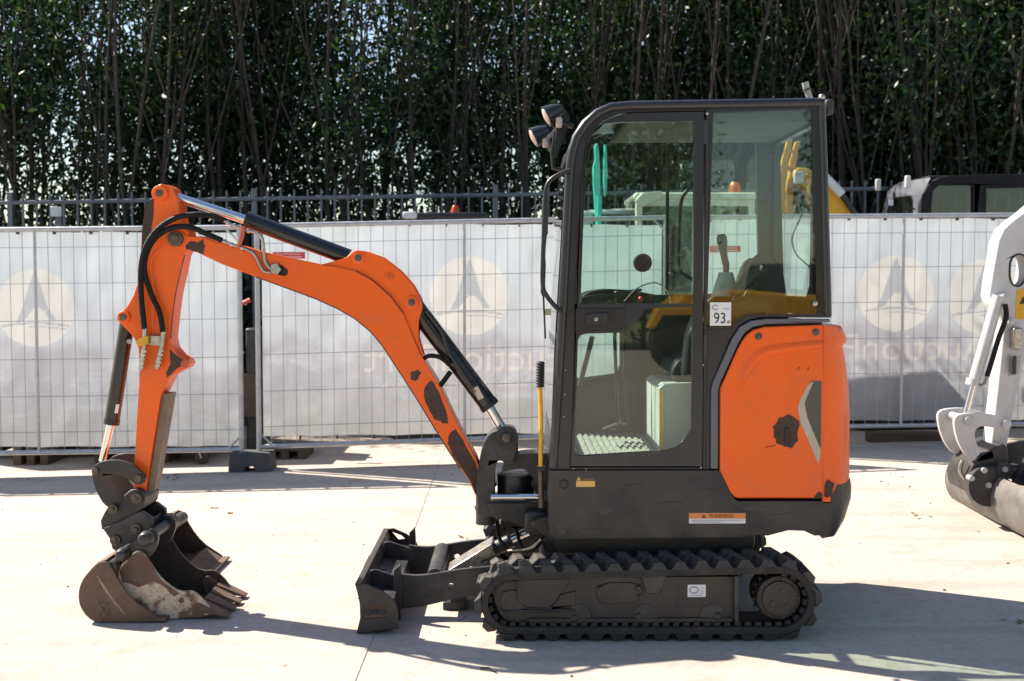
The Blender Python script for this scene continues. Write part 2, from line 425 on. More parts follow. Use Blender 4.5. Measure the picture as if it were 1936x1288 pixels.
def cloth(name, col, tr=.45):
    m = bpy.data.materials.new(name); m.use_nodes = True
    nt = m.node_tree; N = nt.nodes; L = nt.links; N.clear(); o = N.new('ShaderNodeOutputMaterial')
    tc = N.new('ShaderNodeTexCoord'); n = N.new('ShaderNodeTexNoise'); n.inputs['Scale'].default_value = 3.; n.inputs['Detail'].default_value = 6; L.new(tc.outputs['Object'], n.inputs[0])
    x0 = N.new('ShaderNodeMix'); x0.data_type = 'RGBA'; L.new(n.outputs[0], x0.inputs[0]); x0.inputs[6].default_value = (*[v * .82 for v in col], 1); x0.inputs[7].default_value = (*col, 1)
    d = N.new('ShaderNodeBsdfDiffuse'); t = N.new('ShaderNodeBsdfTranslucent'); L.new(x0.outputs[2], d.inputs[0]); L.new(x0.outputs[2], t.inputs[0])
    x = N.new('ShaderNodeMixShader'); x.inputs[0].default_value = tr; L.new(d.outputs[0], x.inputs[1]); L.new(t.outputs[0], x.inputs[2]); L.new(x.outputs[0], o.inputs[0]); return m
BANNER = banner_mat()

def text_m(txt, h, cx, zc, y, mirror=False, w=None, depth=.0006):
    """flat lettering facing -Y, centred at cx, zc; h cap height, w overall width"""
    cu = bpy.data.curves.new('t', 'FONT'); cu.body = txt; cu.align_x = 'CENTER'; cu.extrude = 0
    ob = bpy.data.objects.new('t', cu); C.objects.link(ob)
    dg = bpy.context.evaluated_depsgraph_get(); me = bpy.data.meshes.new_from_object(ob.evaluated_get(dg))
    vs = np.array([v.co[:] for v in me.vertices]); fs = [tuple(p.vertices) for p in me.polygons]
    bpy.data.objects.remove(ob); bpy.data.curves.remove(cu); bpy.data.meshes.remove(me)
    x0, x1 = vs[:, 0].min(), vs[:, 0].max(); z0, z1 = vs[:, 1].min(), vs[:, 1].max()
    sz = h / (z1 - z0); sx = (w / (x1 - x0)) if w else sz
    out = M(); mm = -1 if mirror else 1
    v = [(cx + mm * (a - (x0 + x1) / 2) * sx, y, zc + (b - (z0 + z1) / 2) * sz) for a, b, _ in vs]
    out.add(v, fs if not mirror else [tuple(reversed(f)) for f in fs]); return out

# ------------------------------------------------------------------ ground
xs = [-.62 + 4.1 * k for k in range(-7, 8)]; ys = [-16, -9.5, -3.2, 2.9, 9.75, 12.6]
def sheet(m, x0, x1, y0, y1, dz, th=0., nx=None, ny=None):
    nx = nx or max(1, int((x1 - x0) / .5)); ny = ny or max(1, int((y1 - y0) / .5)); v = []; f = []
    for j in range(ny + 1):
        for i in range(nx + 1):
            x = x0 + (x1 - x0) * i / nx; y = y0 + (y1 - y0) * j / ny
            v.append((x, y, ground_z(x, y) + dz))
    for j in range(ny):
        for i in range(nx):
            a = j * (nx + 1) + i; f.append((a, a + 1, a + nx + 2, a + nx + 1))
    n = len(v)
    if th:
        ring = [i for i in range(nx + 1)] + [(j) * (nx + 1) + nx for j in range(1, ny + 1)] + [ny * (nx + 1) + i for i in range(nx - 1, -1, -1)] + [j * (nx + 1) for j in range(ny - 1, 0, -1)]
        v += [(v[i][0], v[i][1], v[i][2] - th) for i in ring]; k = len(ring)
        for a in range(k): f.append((ring[a], n + a, n + (a + 1) % k, ring[(a + 1) % k]))
    return m.add(v, f)
g = part('ground', M().box((0, 100, -.65), (800, 1000, 1.0)), FIELD, None, smooth=0); kind(g, 'structure')
g2 = part('verge', sheet(M(), -30, 30, 12.6, 22, -.03), DIRT, None, smooth=30); kind(g2, 'structure')
pv = part('pavement_bed', sheet(M(), -30, 30, -16, 12.6, -.0022), mat('joint_sand', (.46, .39, .32), .95, col2=(.22, .18, .15), scale=9), None, smooth=30); kind(pv, 'structure')
for j in range(len(ys) - 1):
    for i in range(len(xs) - 1):
        o = part('concrete_slab', sheet(M(), xs[i] + .0012, xs[i + 1] - .0012, ys[j] + .005, ys[j + 1] - .005, random.uniform(-.002, .002), .03), CONC, pv, bevel=.003, smooth=30)

# ------------------------------------------------------------------ temporary fence panels
def fence_panel(bl, br, label, posts=True):
    bl = Vector(bl); br = Vector(br); hgt = 1.86
    L_ = (br - bl).length; d = (br - bl).normalized()
    t = root('mesh_fence', label, 'fence', ((bl.x + br.x) / 2, (bl.y + br.y) / 2, ground_z((bl.x + br.x) / 2, bl.y)), 'temporary wire fence panels')
    up = Vector((0, 0, hgt))
    for nm, a, b, r in (('top_rail', bl + up, br + up, .021), ('bottom_rail', bl, br, .021)):
        part(nm, M().tube([a, b], r, 12), GALV, t)
    for q in (bl, br):
        gz = ground_z(q.x, q.y)
        part('post', M().tube([Vector((q.x, q.y, gz + .004)), q + up + Vector((0, 0, .02))], .021, 12), GALV, t)
    mid = bl + d * L_ * .5
    part('middle_post', M().tube([mid + Vector((0, -.012, 0)), mid + up + Vector((0, -.012, 0))], .013, 10), GALV, t)
    for q, s_ in ((bl, 1), (br, -1)):   # corner braces
        for z in (0, hgt):
            a = q + Vector((0, 0, z)) + d * s_ * .12; b = q + Vector((0, 0, abs(z - .12)))
            part('corner_brace', M().tube([a, b], .009, 8), GALV, t)
    n = int(L_ / .104)
    wv = to_mesh('vertical_wire', M().tube([(0, 0, 0), (0, 0, hgt)], .0026, 6), WIRE)
    for k in range(1, n):
        p = bl + d * L_ * k / n + Vector((0, -.004, 0))
        inst('wire', wv, t, Matrix.Translation(p))
    for k, zz in enumerate((.17, .47, .78, 1.10, 1.41, 1.71)):
        a = bl + Vector((0, -.010, zz)); b = br + Vector((0, -.010, zz))
        part('wire', M().tube([a, b], .003, 6), WIRE, t)
    return bl, br, d, L_, hgt, up
def banner(fp, label, text=False, emb=(), textx=0):
    bl, br, d, L_, hgt, up = fp
    nrm = Vector((-d.y, d.x, 0))
    if nrm.y < 0: nrm = -nrm
    base = (bl + br) / 2; t_loc = Vector((base.x, base.y + .05, base.z))
    o = root('fence_banner', label, 'banner', t_loc, 'printed banners tied to the fence'); ang = math.atan2(d.y, d.x)
    o.rotation_euler = (0, 0, ang); LOC[o.name] = Vector((0, 0, 0))
    w = L_ - .055; hh = hgt - .05; nx, ny = 340, 180; v = []; f = []
    sd = random.uniform(0, 50)
    for j in range(ny + 1):
        for i in range(nx + 1):
            x = -w / 2 + w * i / nx; z = .035 + hh * j / ny
            y = .012 * noise.noise(Vector((x * 2.2 + sd, z * 1.6, 0))) + .006 * noise.noise(Vector((x * 7 + sd, z * 4, 3)))
            e = min(z - .035, hh + .035 - z)
            v.append((x, y, z + (.008 * abs(math.sin(x * 5.2)) * (1 if j == 0 else -1 if j == ny else 0))))
    for j in range(ny):
        for i in range(nx):
            a = j * (nx + 1) + i; f.append((a, a + 1, a + nx + 2, a + nx + 1))
    m = M().add(v, f); sh = part('banner_sheet', m, BANNER, o, smooth=180)
    from mathutils.bvhtree import BVHTree
    ap = [(0, .97), (-.10, .72), (-.18, .50), (-.26, .22), (-.36, -.08), (-.50, -.38), (-.30, -.33), (-.14, -.12), (-.03, .02), (.02, .0), (.10, .02), (.24, -.10), (.36, -.30), (.52, -.30), (.36, -.04), (.26, .16), (.20, .36), (.16, .55), (.08, .75)]
    fig = M()
    for (ex, ez, r) in emb:
        fig.prism([(ex + a * r, ez + b * r) for a, b in ap], -.1, .1)
        for k, (z0, wd) in enumerate(((-.36, .05), (-.47, .028))):
            pts = [(ex + r * q, ez + r * (z0 + .10 * math.cos(q * 1.6) - .10)) for q in np.linspace(-.85 + k * .7, .86 - k * .06, 18)]
            fig.prism(pts + [(x, z - wd * r) for x, z in reversed(pts)], -.1, .1)
    bf = BVHTree.FromPolygons(fig.v, fig.f) if fig.f else None
    bt = None
    if text:
        tm = text_m('AuctionPort', .24, textx, .70, 0, True, 1.80); t2 = text_m('the auctions in the port', .07, textx, .47, 0, True, 1.5)
        tm.add(t2.v, t2.f); bt = BVHTree.FromPolygons(tm.v, tm.f)
    pr = np.zeros((len(v), 4), np.float32); pr[:, 3] = 1
    for i, (x, y, z) in enumerate(v):
        lt = 0.
        for (ex, ez, r) in emb:
            if (x - ex) ** 2 + (z - ez) ** 2 < r * r:
                lt = 1.
        if lt and bf and bf.ray_cast(Vector((x, -1, z)), Vector((0, 1, 0)))[0] is not None: lt = 0.; pr[i, 1] = 1
        if bt and .4 < z < .95 and bt.ray_cast(Vector((x, -1, z)), Vector((0, 1, 0)))[0] is not None: pr[i, 2] = 1
        pr[i, 0] = lt
    ca = sh.data.color_attributes.new('print', 'FLOAT_COLOR', 'POINT'); ca.data.foreach_set('color', pr.ravel())
    tie = to_mesh('cable_tie', M().box((0, 0, 0), (.012, .05, .03)), BLACK)
    for k in range(1, 11):
        for z in (hgt - .025, .03):
            inst('cable_tie', tie, o, Matrix.Translation((-w / 2 + w * k / 11, -.03, z)))
    return o
EMBZ = 1.28
fp1 = fence_panel(P(-310, 861, 9.42), P(457, 850, 9.5), 'leftmost wire fence panel behind the bucket, ending at the dark fence foot')
fp2 = fence_panel(P(490, 845, 9.55), P(1256, 817, 9.85), 'wire fence panel behind the orange boom, from the fence foot to inside the cab window')
fp3 = fence_panel(P(1322, 810, 10.02), P(2078, 800, 10.12), 'wire fence panel right of the cab, behind the white excavator arm')
def emb_at(fp, px, py):
    bl, br, d, L_, hgt, up = fp
    best = None
    for k in range(0, 400):
        q = bl + d * L_ * (k / 400 * 1.2 - .1); u = 968 + F * q.x / q.y
        if best is None or abs(u - px) < best[0]: best = (abs(u - px), q, k)
    q = best[1]; return ((q - (bl + br) / 2).dot(d), P(px, py, q.y).z - (bl.z + br.z) / 2)
e1 = emb_at(fp1, 62, 583); e2 = emb_at(fp2, 887, 560); e3 = emb_at(fp3, 1697, 555); e4 = emb_at(fp3, 1868, 562)
banner(fp1, 'stained pale banner with a round emblem, tied to the leftmost fence panel', False, ((e1[0], e1[1], .325),))
banner(fp2, 'pale banner with round emblem and reversed lettering behind the orange boom', True, ((e2[0], e2[1], .338),), e2[0])
banner(fp3, 'pale banner with two round emblems on the fence panel right of the cab', True, ((e3[0], e3[1], .338), (e4[0], e4[1], .338)), e3[0] - .05)
# red hire plates
for (px, py, fp, lb) in ((547, 483, fp2, 'small red hire plate wired to the fence just above the boom'), (1368, 471, fp3, 'small red hire plate on the fence seen through the rear cab window')):
    a = emb_at(fp, px, py); bl, br, d = fp[0], fp[1], fp[2]; q = (bl + br) / 2 + d * a[0]; z = P(px, py, q.y).z
    t = root('hire_plate', lb, 'sign', (q.x, q.y - .018, z), 'red hire plates on the fence')
    c = (q.x, q.y - .018, z)
    part('plate', M().box(c, (.27, .003, .055)), RED, t)
    part('lettering', text_m('BOUWHEKKEN', .018, c[0], c[2] + .010, c[1] - .003, False, .2), RED_INK, t, smooth=0)
    part('lettering', M().box((c[0] + .01, c[1] - .0025, c[2] - .014), (.2, .001, .008)), RED_INK, t, smooth=0)
# fence feet
def foot(cx, cy, lb, w=.50):
    gz = ground_z(cx, cy); m = M()
    h = .155
    poly = [(-w / 2, 0), (-w / 2 + .13, 0), (-w / 2 + .15, .045), (w / 2 - .15, .045), (w / 2 - .13, 0), (w / 2, 0), (w / 2 - .015, h), (-w / 2 + .015, h)]
    m.prism([(cx + a, gz + .003 + b) for a, b in poly], cy - .12, cy + .12)
    o = single('fence_block', m, BLOCK, lb, 'fence block', (cx, cy, gz), 'fence feet', bevel=.008); return o
foot(P(470, 860, 9.5).x + .03, 9.52, 'dark grey plastic fence foot between the two left banners', .36)
foot(P(1290, 860, 9.95).x, 9.95, 'dark fence foot under the fence gap behind the cab', .42)
single('timber_beam', M().box((P(1710, 820, 10.35).x, 10.38, ground_z(3.4, 10.3) + .04), (.66, .14, .09)), WOOD, 'dark low beam lying under the fence right of the cab', 'beam', (P(1710, 820, 10.35).x, 10.38, ground_z(3.4, 10.3)), bevel=.006)
# rubble boxes just behind the left panel
for (px0, px1, h, lb) in ((38, 105, .20, 'brown wooden crate on the ground under the far left banner'), (190, 330, .12, 'dark low pallet under the left banner behind the bucket link'), (505, 585, .10, 'dark low block behind the fence beside the fence foot')):
    a = P(px0, 860, 10.2).x; b = P(px1, 860, 10.2).x; gz = ground_z((a + b) / 2, 10.2)
    t = root('crate', lb, 'crate', ((a + b) / 2, 10.25, gz)); n = 3
    for k in range(n): part('board', M().box(((a + b) / 2, 10.1 + .15 * k, gz + h - .012), (b - a, .12, .022)), WOOD, t, bevel=.002)
    for s_ in (0, .5, 1): part('bearer', M().box((a + .04 + (b - a - .08) * s_, 10.25, gz + (h - .024) / 2), (.07, .42, h - .026)), WOOD, t, bevel=.002)
t = root('shade_skip', 'added dark skip behind the leftmost banner, shading the banner and ground', 'skip', (-3.6, 11.0, 0))  # added out of sight to shade the left banner and the ground below
x0_, x1_ = -5.3, -2.75
part('skip_body', M().prism([(x0_ + .25, .16), (x1_ - .25, .16), (x1_, 1.35), (x0_, 1.35)], 10.35, 11.7, [[(x0_ + .3, .20), (x1_ - .3, .20), (x1_ - .06, 1.25), (x0_ + .06, 1.25)]]), IRON, t, bevel=.01)
for y_ in (10.34, 11.68): part('skip_wall', M().prism([(x0_ + .25, .16), (x1_ - .25, .16), (x1_, 1.35), (x0_, 1.35)], y_, y_ + .02), IRON, t)
for k in range(4): part('skid', M().box((x0_ + .5 + k * .55, 11.0, .075), (.1, 1.2, .14)), BLACK, t)
part('shade_beam', M().tube([(-4.9, 10.9, .9), (-3.3, 11.2, 2.05)], .05, 8), IRON_BROWN, t)  # added beams that throw slanting shadow streaks on the banner
part('shade_beam', M().tube([(-4.2, 10.7, .9), (-2.9, 10.9, 1.85)], .04, 8), IRON_BROWN, t)
# castor wheel showing below the left panel
cx = P(383, 862, 9.9).x; gz = ground_z(cx, 9.9)
t = root('castor_trolley', 'small castor wheel of a trolley showing below the left banner', 'trolley', (cx, 9.9, gz))
part('wheel', M().cyl((cx, 9.88, gz + .062), (cx, 9.92, gz + .062), .06), BLACK, t)
part('fork', M().tube([(cx, 9.86, gz + .06), (cx - .03, 9.86, gz + .14), (cx - .03, 9.94, gz + .14), (cx, 9.94, gz + .06)], .008, 8), STEEL, t)
part('deck', M().box((cx - .5, 10.15, gz + .17), (1.1, .6, .03)), WOOD, t)

# ------------------------------------------------------------------ grey railing behind
def railing():
    a = P(-60, 385, 12.0); b = P(1980, 352, 12.35)
    gz = .0; a.z += 0
    t = root('metal_railing', 'long grey metal bar railing in front of the trees', 'railing', ((a.x + b.x) / 2, 12.2, 0))
    d = b - a; n = int(d.length / .141)
    for dz in (0, -1.9):
        part('rail', M().tube([a + Vector((0, 0, dz)), b + Vector((0, 0, dz))], .022, 8), RAIL, t)
    bm = to_mesh('railing_bar', M().box((0, 0, -1.0), (.019, .019, 2.12)), RAIL, 0)
    for k in range(n + 1):
        p = a + d * k / n
        if k % 18 == 3: part('railing_post', M().box((p.x, p.y + .03, (p.z + .09) / 2 + .02), (.055, .055, p.z + .09)), RAIL, t, bevel=.004)
        else: inst('bar', bm, t, Matrix.Translation(p + Vector((0, 0, .03))))
railing()
# grey post with a small box, far left
t = root('utility_post', 'grey steel post with a small box, behind the far left of the fence', 'post', (P(112, 430, 11.6).x, 11.6, 0))
x = P(112, 430, 11.6).x; zt = P(112, 405, 11.6).z
part('pole', M().box((x, 11.6, zt / 2), (.06, .06, zt)), RAIL, t); part('box', M().box((x, 11.55, zt + .02), (.11, .06, .10)), GALV, t, bevel=.004)

# ------------------------------------------------------------------ machines parked behind the fence
def window_wall(t, x0, x1, z0, z1, y, frame, n=1, th=.05, fw=.06):
    """one side of a cab: a framed wall with n panes"""
    holes = []; w = (x1 - x0 - fw * (n + 1)) / n
    for k in range(n):
        a = x0 + fw + (w + fw) * k
        holes.append([(a, z0 + fw), (a + w, z0 + fw), (a + w, z1 - fw), (a, z1 - fw)])
    part('cab_side', M().prism([(x0, z0), (x1, z0), (x1, z1), (x0, z1)], y, y + th, holes), frame, t, bevel=.008)
    for h in holes:
        a, b = h[0], h[2]
        part('window_pane', M().box(((a[0] + b[0]) / 2, y + th / 2, (a[1] + b[1]) / 2), (b[0] - a[0], .006, b[1] - a[1])), GLASS_BG, t)
def parked(name, label, cat, x0, x1, y, top, frame, body, beacon=None, panes=2, depth=1.3, roofc=None, roof_over=.04):
    t = root(name, label, cat, ((x0 + x1) / 2, y + depth / 2, ground_z(x0, y)), 'machines parked behind the fence'); z0 = 1.25
    window_wall(t, x0, x1, z0, top - .07, y, frame, panes); window_wall(t, x0, x1, z0, top - .07, y + depth - .05, frame, panes)
    for x in (x0, x1 - .05):   # end walls as pillars plus glass
        for yy in (y + .06, y + depth - .12): part('pillar', M().box((x + .025, yy + .02, (z0 + top - .07) / 2), (.05, .05, top - .07 - z0)), frame, t, bevel=.006)
        part('window_pane', M().box((x + .025, y + depth / 2, (z0 + top) / 2), (.006, depth - .3, top - .15 - z0)), GLASS_BG, t)
    part('roof', M().box(((x0 + x1) / 2, y + depth / 2, top - .035), (x1 - x0 + roof_over * 2, depth + roof_over * 2, .07)), roofc or frame, t, bevel=.03, seg=4)
    gz = ground_z(x0, y)
    part('body', M().box(((x0 + x1) / 2 + .3, y + depth / 2, gz + .9), (x1 - x0 + .8, depth, .68)), body, t, bevel=.06, seg=3)
    for yy in (y + .15, y + depth - .15):
        pts = []
        cx = (x0 + x1) / 2 + .2; hw = (x1 - x0) / 2 + .5
        for k in range(24):
            a = 2 * math.pi * k / 24; pts.append((cx + (hw - .25) * (1 if math.cos(a) > 0 else -1) + .25 * math.cos(a), gz + .26 + .25 * math.sin(a)))
        part('crawler_track', M().prism(pts, yy - .14, yy + .14), RUBBER, t, bevel=.02)
    part('slew_ring', M().cyl(((x0 + x1) / 2 + .2, y + depth / 2, gz + .3), ((x0 + x1) / 2 + .2, y + depth / 2, gz + .6), .4), IRON, t)
    if beacon:
        bx, bz, m_, r = beacon
        part('beacon', M().lathe((bx, y + .5, bz), (bx, y + .5, bz + 1), [(0, r), (r * .3, r), (r * 1.6, r * .85), (r * 2.1, r * .5), (r * 2.2, .001)]), m_, t)
    return t
# black-roofed machine with the red beacon
a = P(768, 402, 11.0); b = P(915, 402, 11.0)
t = parked('parked_excavator', 'black-roofed machine with a red beacon behind the middle of the fence', 'excavator', a.x, b.x, 11.0, a.z, BLACK, YELLOW2, (P(861, 400, 11.5).x, a.z, REDLENS, .048), 1, .8)
part('work_lamp', M().box((a.x + .04, 10.95, a.z - .03), (.14, .08, .07)), WHITE, t, bevel=.02)
# cream cab with the orange beacon
a = P(1203, 364, 10.9); b = P(1428, 364, 10.9)
t = parked('parked_excavator', 'cream-roofed excavator with an orange beacon, seen through the cab windows', 'excavator', a.x, b.x, 10.9, a.z, CREAM, CREAM, (P(1389, 360, 11.4).x, a.z, AMBER, .066), 2, 1.0, roof_over=.02)
part('roof_visor', M().prism(PP([(1199, 380), (1212, 366), (1250, 362), (1250, 376), (1216, 392), (1206, 390)], 10.85), 10.78, 10.86), CREAM, t, bevel=.01)
# turquoise arm
def simple_arm(name, label, poly, y0, y1, mt, base_x, mast=None):
    t = root(name, label, 'excavator', (base_x, (y0 + y1) / 2, ground_z(base_x, y0)), 'machines parked behind the fence'); return t
t = simple_arm('parked_excavator', 'turquoise excavator arm standing upright, seen through the front cab window', None, 11.2, 11.5, TEAL, P(1136, 400, 11.3).x)
part('arm', M().prism(PP([(1124, 274), (1130, 270), (1133, 288), (1135, 330), (1135, 420), (1137, 640), (1128, 640), (1127, 420), (1122, 350), (1121, 316), (1125, 300)], 11.2), 11.2, 11.3), TEAL, t, bevel=.01)
part('arm_plate', M().prism(PP([(1143, 272), (1147, 277), (1149, 330), (1147, 365), (1143, 372), (1141, 330)], 11.36), 11.36, 11.46), TEAL, t, bevel=.01)
part('hydraulic_cylinder', M().tube(path([(1133, 370), (1134, 640)], 11.18), .026, 10), TEAL, t)
gx = P(1136, 400, 11.3).x
part('body', M().box((gx - .1, 11.75, .75), (1.0, .9, .7)), TEAL, t, bevel=.08)
part('crawler_track', M().box((gx - .1, 11.75, .22), (1.5, 1.0, .4)), RUBBER, t, bevel=.12, seg=4)
# yellow boom behind
t = root('parked_excavator', 'yellow excavator with a tall arched boom, seen through and beside the rear cab window', 'excavator', (P(1540, 400, 11.3).x, 11.3, .1), 'machines parked behind the fence')
part('boom', M().prism(PP(chaikin([(1568, 342), (1585, 372), (1622, 412), (1700, 520), (1700, 600), (1600, 600), (1560, 470), (1545, 400), (1520, 352), (1496, 340), (1500, 318), (1530, 318)], 1), 11.2), 11.15, 11.38), YELLOW2, t, bevel=.015)
for o_ in (0, 21): part('arm_plate', M().prism(PP([(1471 + o_, 405), (1470 + o_, 352), (1476 + o_, 305), (1487 + o_, 266), (1497 + o_, 264), (1488 + o_, 306), (1482 + o_, 352), (1483 + o_, 405)], 11.3), 11.25 + o_ * .006, 11.31 + o_ * .006), YELLOW2, t, bevel=.006)
for z in (285, 318): part('cross_tube', M().tube(path([(1486, z, 11.28), (1506, z + 2, 11.42)], 11.3), .02, 8), YELLOW2, t)
part('hydraulic_cylinder', M().tube(path([(1560, 335), (1592, 368)], 11.1), .045, 12), WHITE, t)
part('rod', M().tube(path([(1592, 368), (1640, 440)], 11.1), .03, 12), BLACK, t)
part('work_lamp', M().box(P(1510, 336, 11.1), (.09, .05, .12)), WHITE, t, bevel=.01)
part('body', M().box((P(1600, 600, 11.6).x, 11.7, .95), (1.5, .9, .9)), YELLOW2, t, bevel=.08)
part('crawler_track', M().box((P(1600, 600, 11.6).x, 11.7, .33), (1.8, 1.0, .42)), RUBBER, t, bevel=.13, seg=4)
# white van
a = P(1118, 392, 11.0)
t = root('parked_car', 'white car roof just showing over the fence behind the front cab window', 'car', (P(1210, 400, 11.6).x, 11.85, .02))
cx = P(1222, 400, 11.6).x
part('car_body', M().prism([(cx - .9, .45), (cx + .7, .45), (cx + .72, 1.25), (cx + .62, 1.45), (cx + .35, 2.27), (cx + .1, 2.34), (cx - .8, 2.30), (cx - .9, 2.18)], 11.5, 12.0 - .1), WHITE, t, bevel=.05, seg=3)
part('side_window', M().prism([(cx - .55, 1.5), (cx + .5, 1.5), (cx + .27, 2.2), (cx + .05, 2.26), (cx - .55, 2.26)], 11.492, 11.499), BLACK_GLOSS, t)
for x in (cx - .5, cx + .35): part('wheel', M().cyl((x, 11.47, .33), (x, 11.62, .33), .32), RUBBER, t)
# big black cab at the right
MATTE = mat('matt_black', (.007, .007, .009), .6, spec=.25)
y = 11.0
t = root('parked_excavator', 'black excavator cab with white work lamps over the fence at the right', 'excavator', (P(1820, 400, 11.5).x, 11.6, .14), 'machines parked behind the fence')
fr = chaikin([(1736, 640), (1738, 400), (1748, 358), (1766, 338), (1800, 330), (2080, 328), (2080, 640)], 1)
w1 = [(1762, 392), (1764, 362), (1776, 350), (1840, 350), (1840, 560), (1758, 560)]
w2 = [(1866, 560), (1866, 356), (1950, 354), (1950, 560)]; w3 = [(1964, 560), (1964, 354), (2060, 354), (2060, 560)]
part('cab_side', M().prism(PP(fr, y), y, y + .08, [PP(w, y) for w in (w1, w2, w3)]), MATTE, t, bevel=.012)
for w in (w1, w2, w3): part('window_pane', M().prism(PP(w, y), y + .035, y + .042), GLASS_BG, t)
part('cab_side', M().prism(PP(fr, y), y + 1.5, y + 1.58, [PP(w, y) for w in (w1, w2, w3)]), MATTE, t, bevel=.012)
xr0 = P(1752, 340, y).x; xr1 = P(2080, 330, y).x; zr = P(1800, 331, y).z
part('roof', M().box(((xr0 + xr1) / 2, y + .79, zr - .03), (xr1 - xr0 - .1, 1.40, .07)), MATTE, t, bevel=.02)
ff = [(1668, 640), (1672, 400), (1682, 360), (1704, 344), (1760, 336), (1742, 372), (1738, 400), (1736, 640)]
wf = [(1676, 600), (1677, 400), (1684, 378), (1700, 373), (1724, 370), (1728, 378), (1728, 600)]
def skew(mm, px0=1668, px1=1745, dy=.75):
    xa = P(px0, 400, y).x; xb = P(px1, 400, y).x
    mm.v = [(vx * (vy + dy * max(0, min(1, (xb - vx) / (xb - xa)))) / vy, vy + dy * max(0, min(1, (xb - vx) / (xb - xa))), HC + (vz - HC) * (vy + dy * max(0, min(1, (xb - vx) / (xb - xa)))) / vy) for vx, vy, vz in mm.v]; return mm
part('cab_front', skew(M().prism(PP(ff, y), y + .0, y + .06, [PP(wf, y)])), GREY_STRIP, t, bevel=.008)
part('window_pane', skew(M().prism(PP(wf, y), y + .02, y + .026)), GLASS_BG, t)
for px_, py_, yy in ((1660, 350, 11.6), (1716, 344, 11.05)): part('work_lamp', M().box(P(px_, py_, yy), (.05, .05, .12)), WHITE, t, bevel=.01)
part('mirror_arm', M().tube(path([(1730, 396), (1718, 392), (1716, 384)], 10.95), .01, 6), BLACK, t)
part('sticker', M().box(P(1684, 383, 11.35), (.05, .004, .06)), WHITE_STICK, t)
part('body', M().box((P(1900, 600, 11.6).x, 11.75, .95), (3.2, 1.45, .75)), BLACK, t, bevel=.08)
part('crawler_track', M().box((P(1900, 600, 11.6).x, 11.75, .36), (3.4, 1.5, .45)), RUBBER, t, bevel=.15, seg=4)
# brown crate stack behind the gap
x = P(471, 700, 10.5).x
t = root('storage_rack', 'dark machine attachments on a rack seen in the gap between the left banners', 'rack', (x, 10.6, 0))
part('rack_frame', M().box((x + .06, 10.6, .6), (.14, .4, 1.12)), IRON, t, bevel=.02)
part('red_pipe', M().tube([(x - .1, 10.36, 1.35), (x + .05, 10.36, 1.42)], .02, 10), RED, t)
part('shelf', M().box((x, 10.38, .55), (.2, .06, .4)), WOOD, t, bevel=.01)

# ------------------------------------------------------------------ trees
def trunk_mesh(seed, tall=6.6):
    r = random.Random(seed); m = M(); tips = []
    n = r.randint(4, 6)
    for k in range(n):
        a = r.uniform(0, 6.28); lean = r.uniform(.02, .16)
        p = Vector((r.uniform(-.22, .22), r.uniform(-.15, .15), -.05)); pts = [p.copy()]; h = 0
        d = Vector((math.cos(a) * lean, math.sin(a) * lean * .6, 1))
        rad = r.uniform(.017, .042); seg = 10; rs = [rad]
        for s in range(seg):
            d = Vector((d.x + r.uniform(-.07, .07), d.y + r.uniform(-.05, .05), 1))
            p = p + d * (tall * r.uniform(.9, 1.0) / seg); pts.append(p.copy()); rs.append(rad * (1 - .72 * (s + 1) / seg))
        m.tube(pts, rs, 7)
        for b in range(r.randint(2, 4)):      # forks
            i = r.randint(2, 7); q = pts[i]; a2 = r.uniform(0, 6.28); dd = Vector((math.cos(a2) * .32, math.sin(a2) * .2, 1)).normalized()
            bp = [q.copy()]; br = [rs[i] * .62]
            for s in range(6):
                dd = (dd + Vector((r.uniform(-.08, .08), r.uniform(-.06, .06), .08))).normalized(); q = q + dd * r.uniform(.4, .62); bp.append(q.copy()); br.append(rs[i] * .62 * (1 - .13 * (s + 1)))
            m.tube(bp, br, 6)
    return m
def leaf_cloud(seed, ncl, per, box, spread=(.30, .26, .34), size=(.05, .10), keep=None):
    g = np.random.default_rng(seed)
    (x0, x1), (y0, y1), (z0, z1) = box
    c = np.stack([g.uniform(x0, x1, ncl), g.uniform(y0, y1, ncl), g.uniform(z0, z1, ncl)], 1)
    n = ncl * per
    p = np.repeat(c, per, 0) + g.normal(size=(n, 3)) * np.array(spread)
    p[:, 2] = np.maximum(p[:, 2], .1)
    s = g.uniform(size[0], size[1], n)
    u = g.normal(size=(n, 3)); u[:, 2] -= .4; u /= np.linalg.norm(u, axis=1)[:, None]
    w = np.cross(u, g.normal(size=(n, 3))); w /= np.linalg.norm(w, axis=1)[:, None]
    a = p - u * s[:, None]; b = p + w * (s * .42)[:, None]; cc = p + u * s[:, None]; d = p - w * (s * .42)[:, None]
    v = np.stack([a, b, cc, d], 1).reshape(-1, 3)
    me = bpy.data.meshes.new('crown'); me.vertices.add(len(v)); me.vertices.foreach_set('co', v.ravel().astype(np.float32))
    me.loops.add(len(v)); me.loops.foreach_set('vertex_index', np.arange(len(v), dtype=np.int32))
    me.polygons.add(n); me.polygons.foreach_set('loop_start', np.arange(0, len(v), 4, dtype=np.int32)); me.update(calc_edges=True)
    return me
TR = [trunk_mesh(s) for s in (3, 8, 15, 21, 34)]
TR = [to_mesh('trunk', m, BARK, 60) for m in TR]
CR_F = [leaf_cloud(50 + s, 26, 110, ((-.65, .65), (.0, .9), (.9, 6.6)), size=(.03, .058)) for s in range(3)]
CR_B = [leaf_cloud(80 + s, 66, 150, ((-.9, .9), (-.5, .9), (.6, 6.7)), spread=(.21, .2, .22), size=(.034, .066)) for s in range(3)]
for c in CR_F: c.materials.append(LEAF)
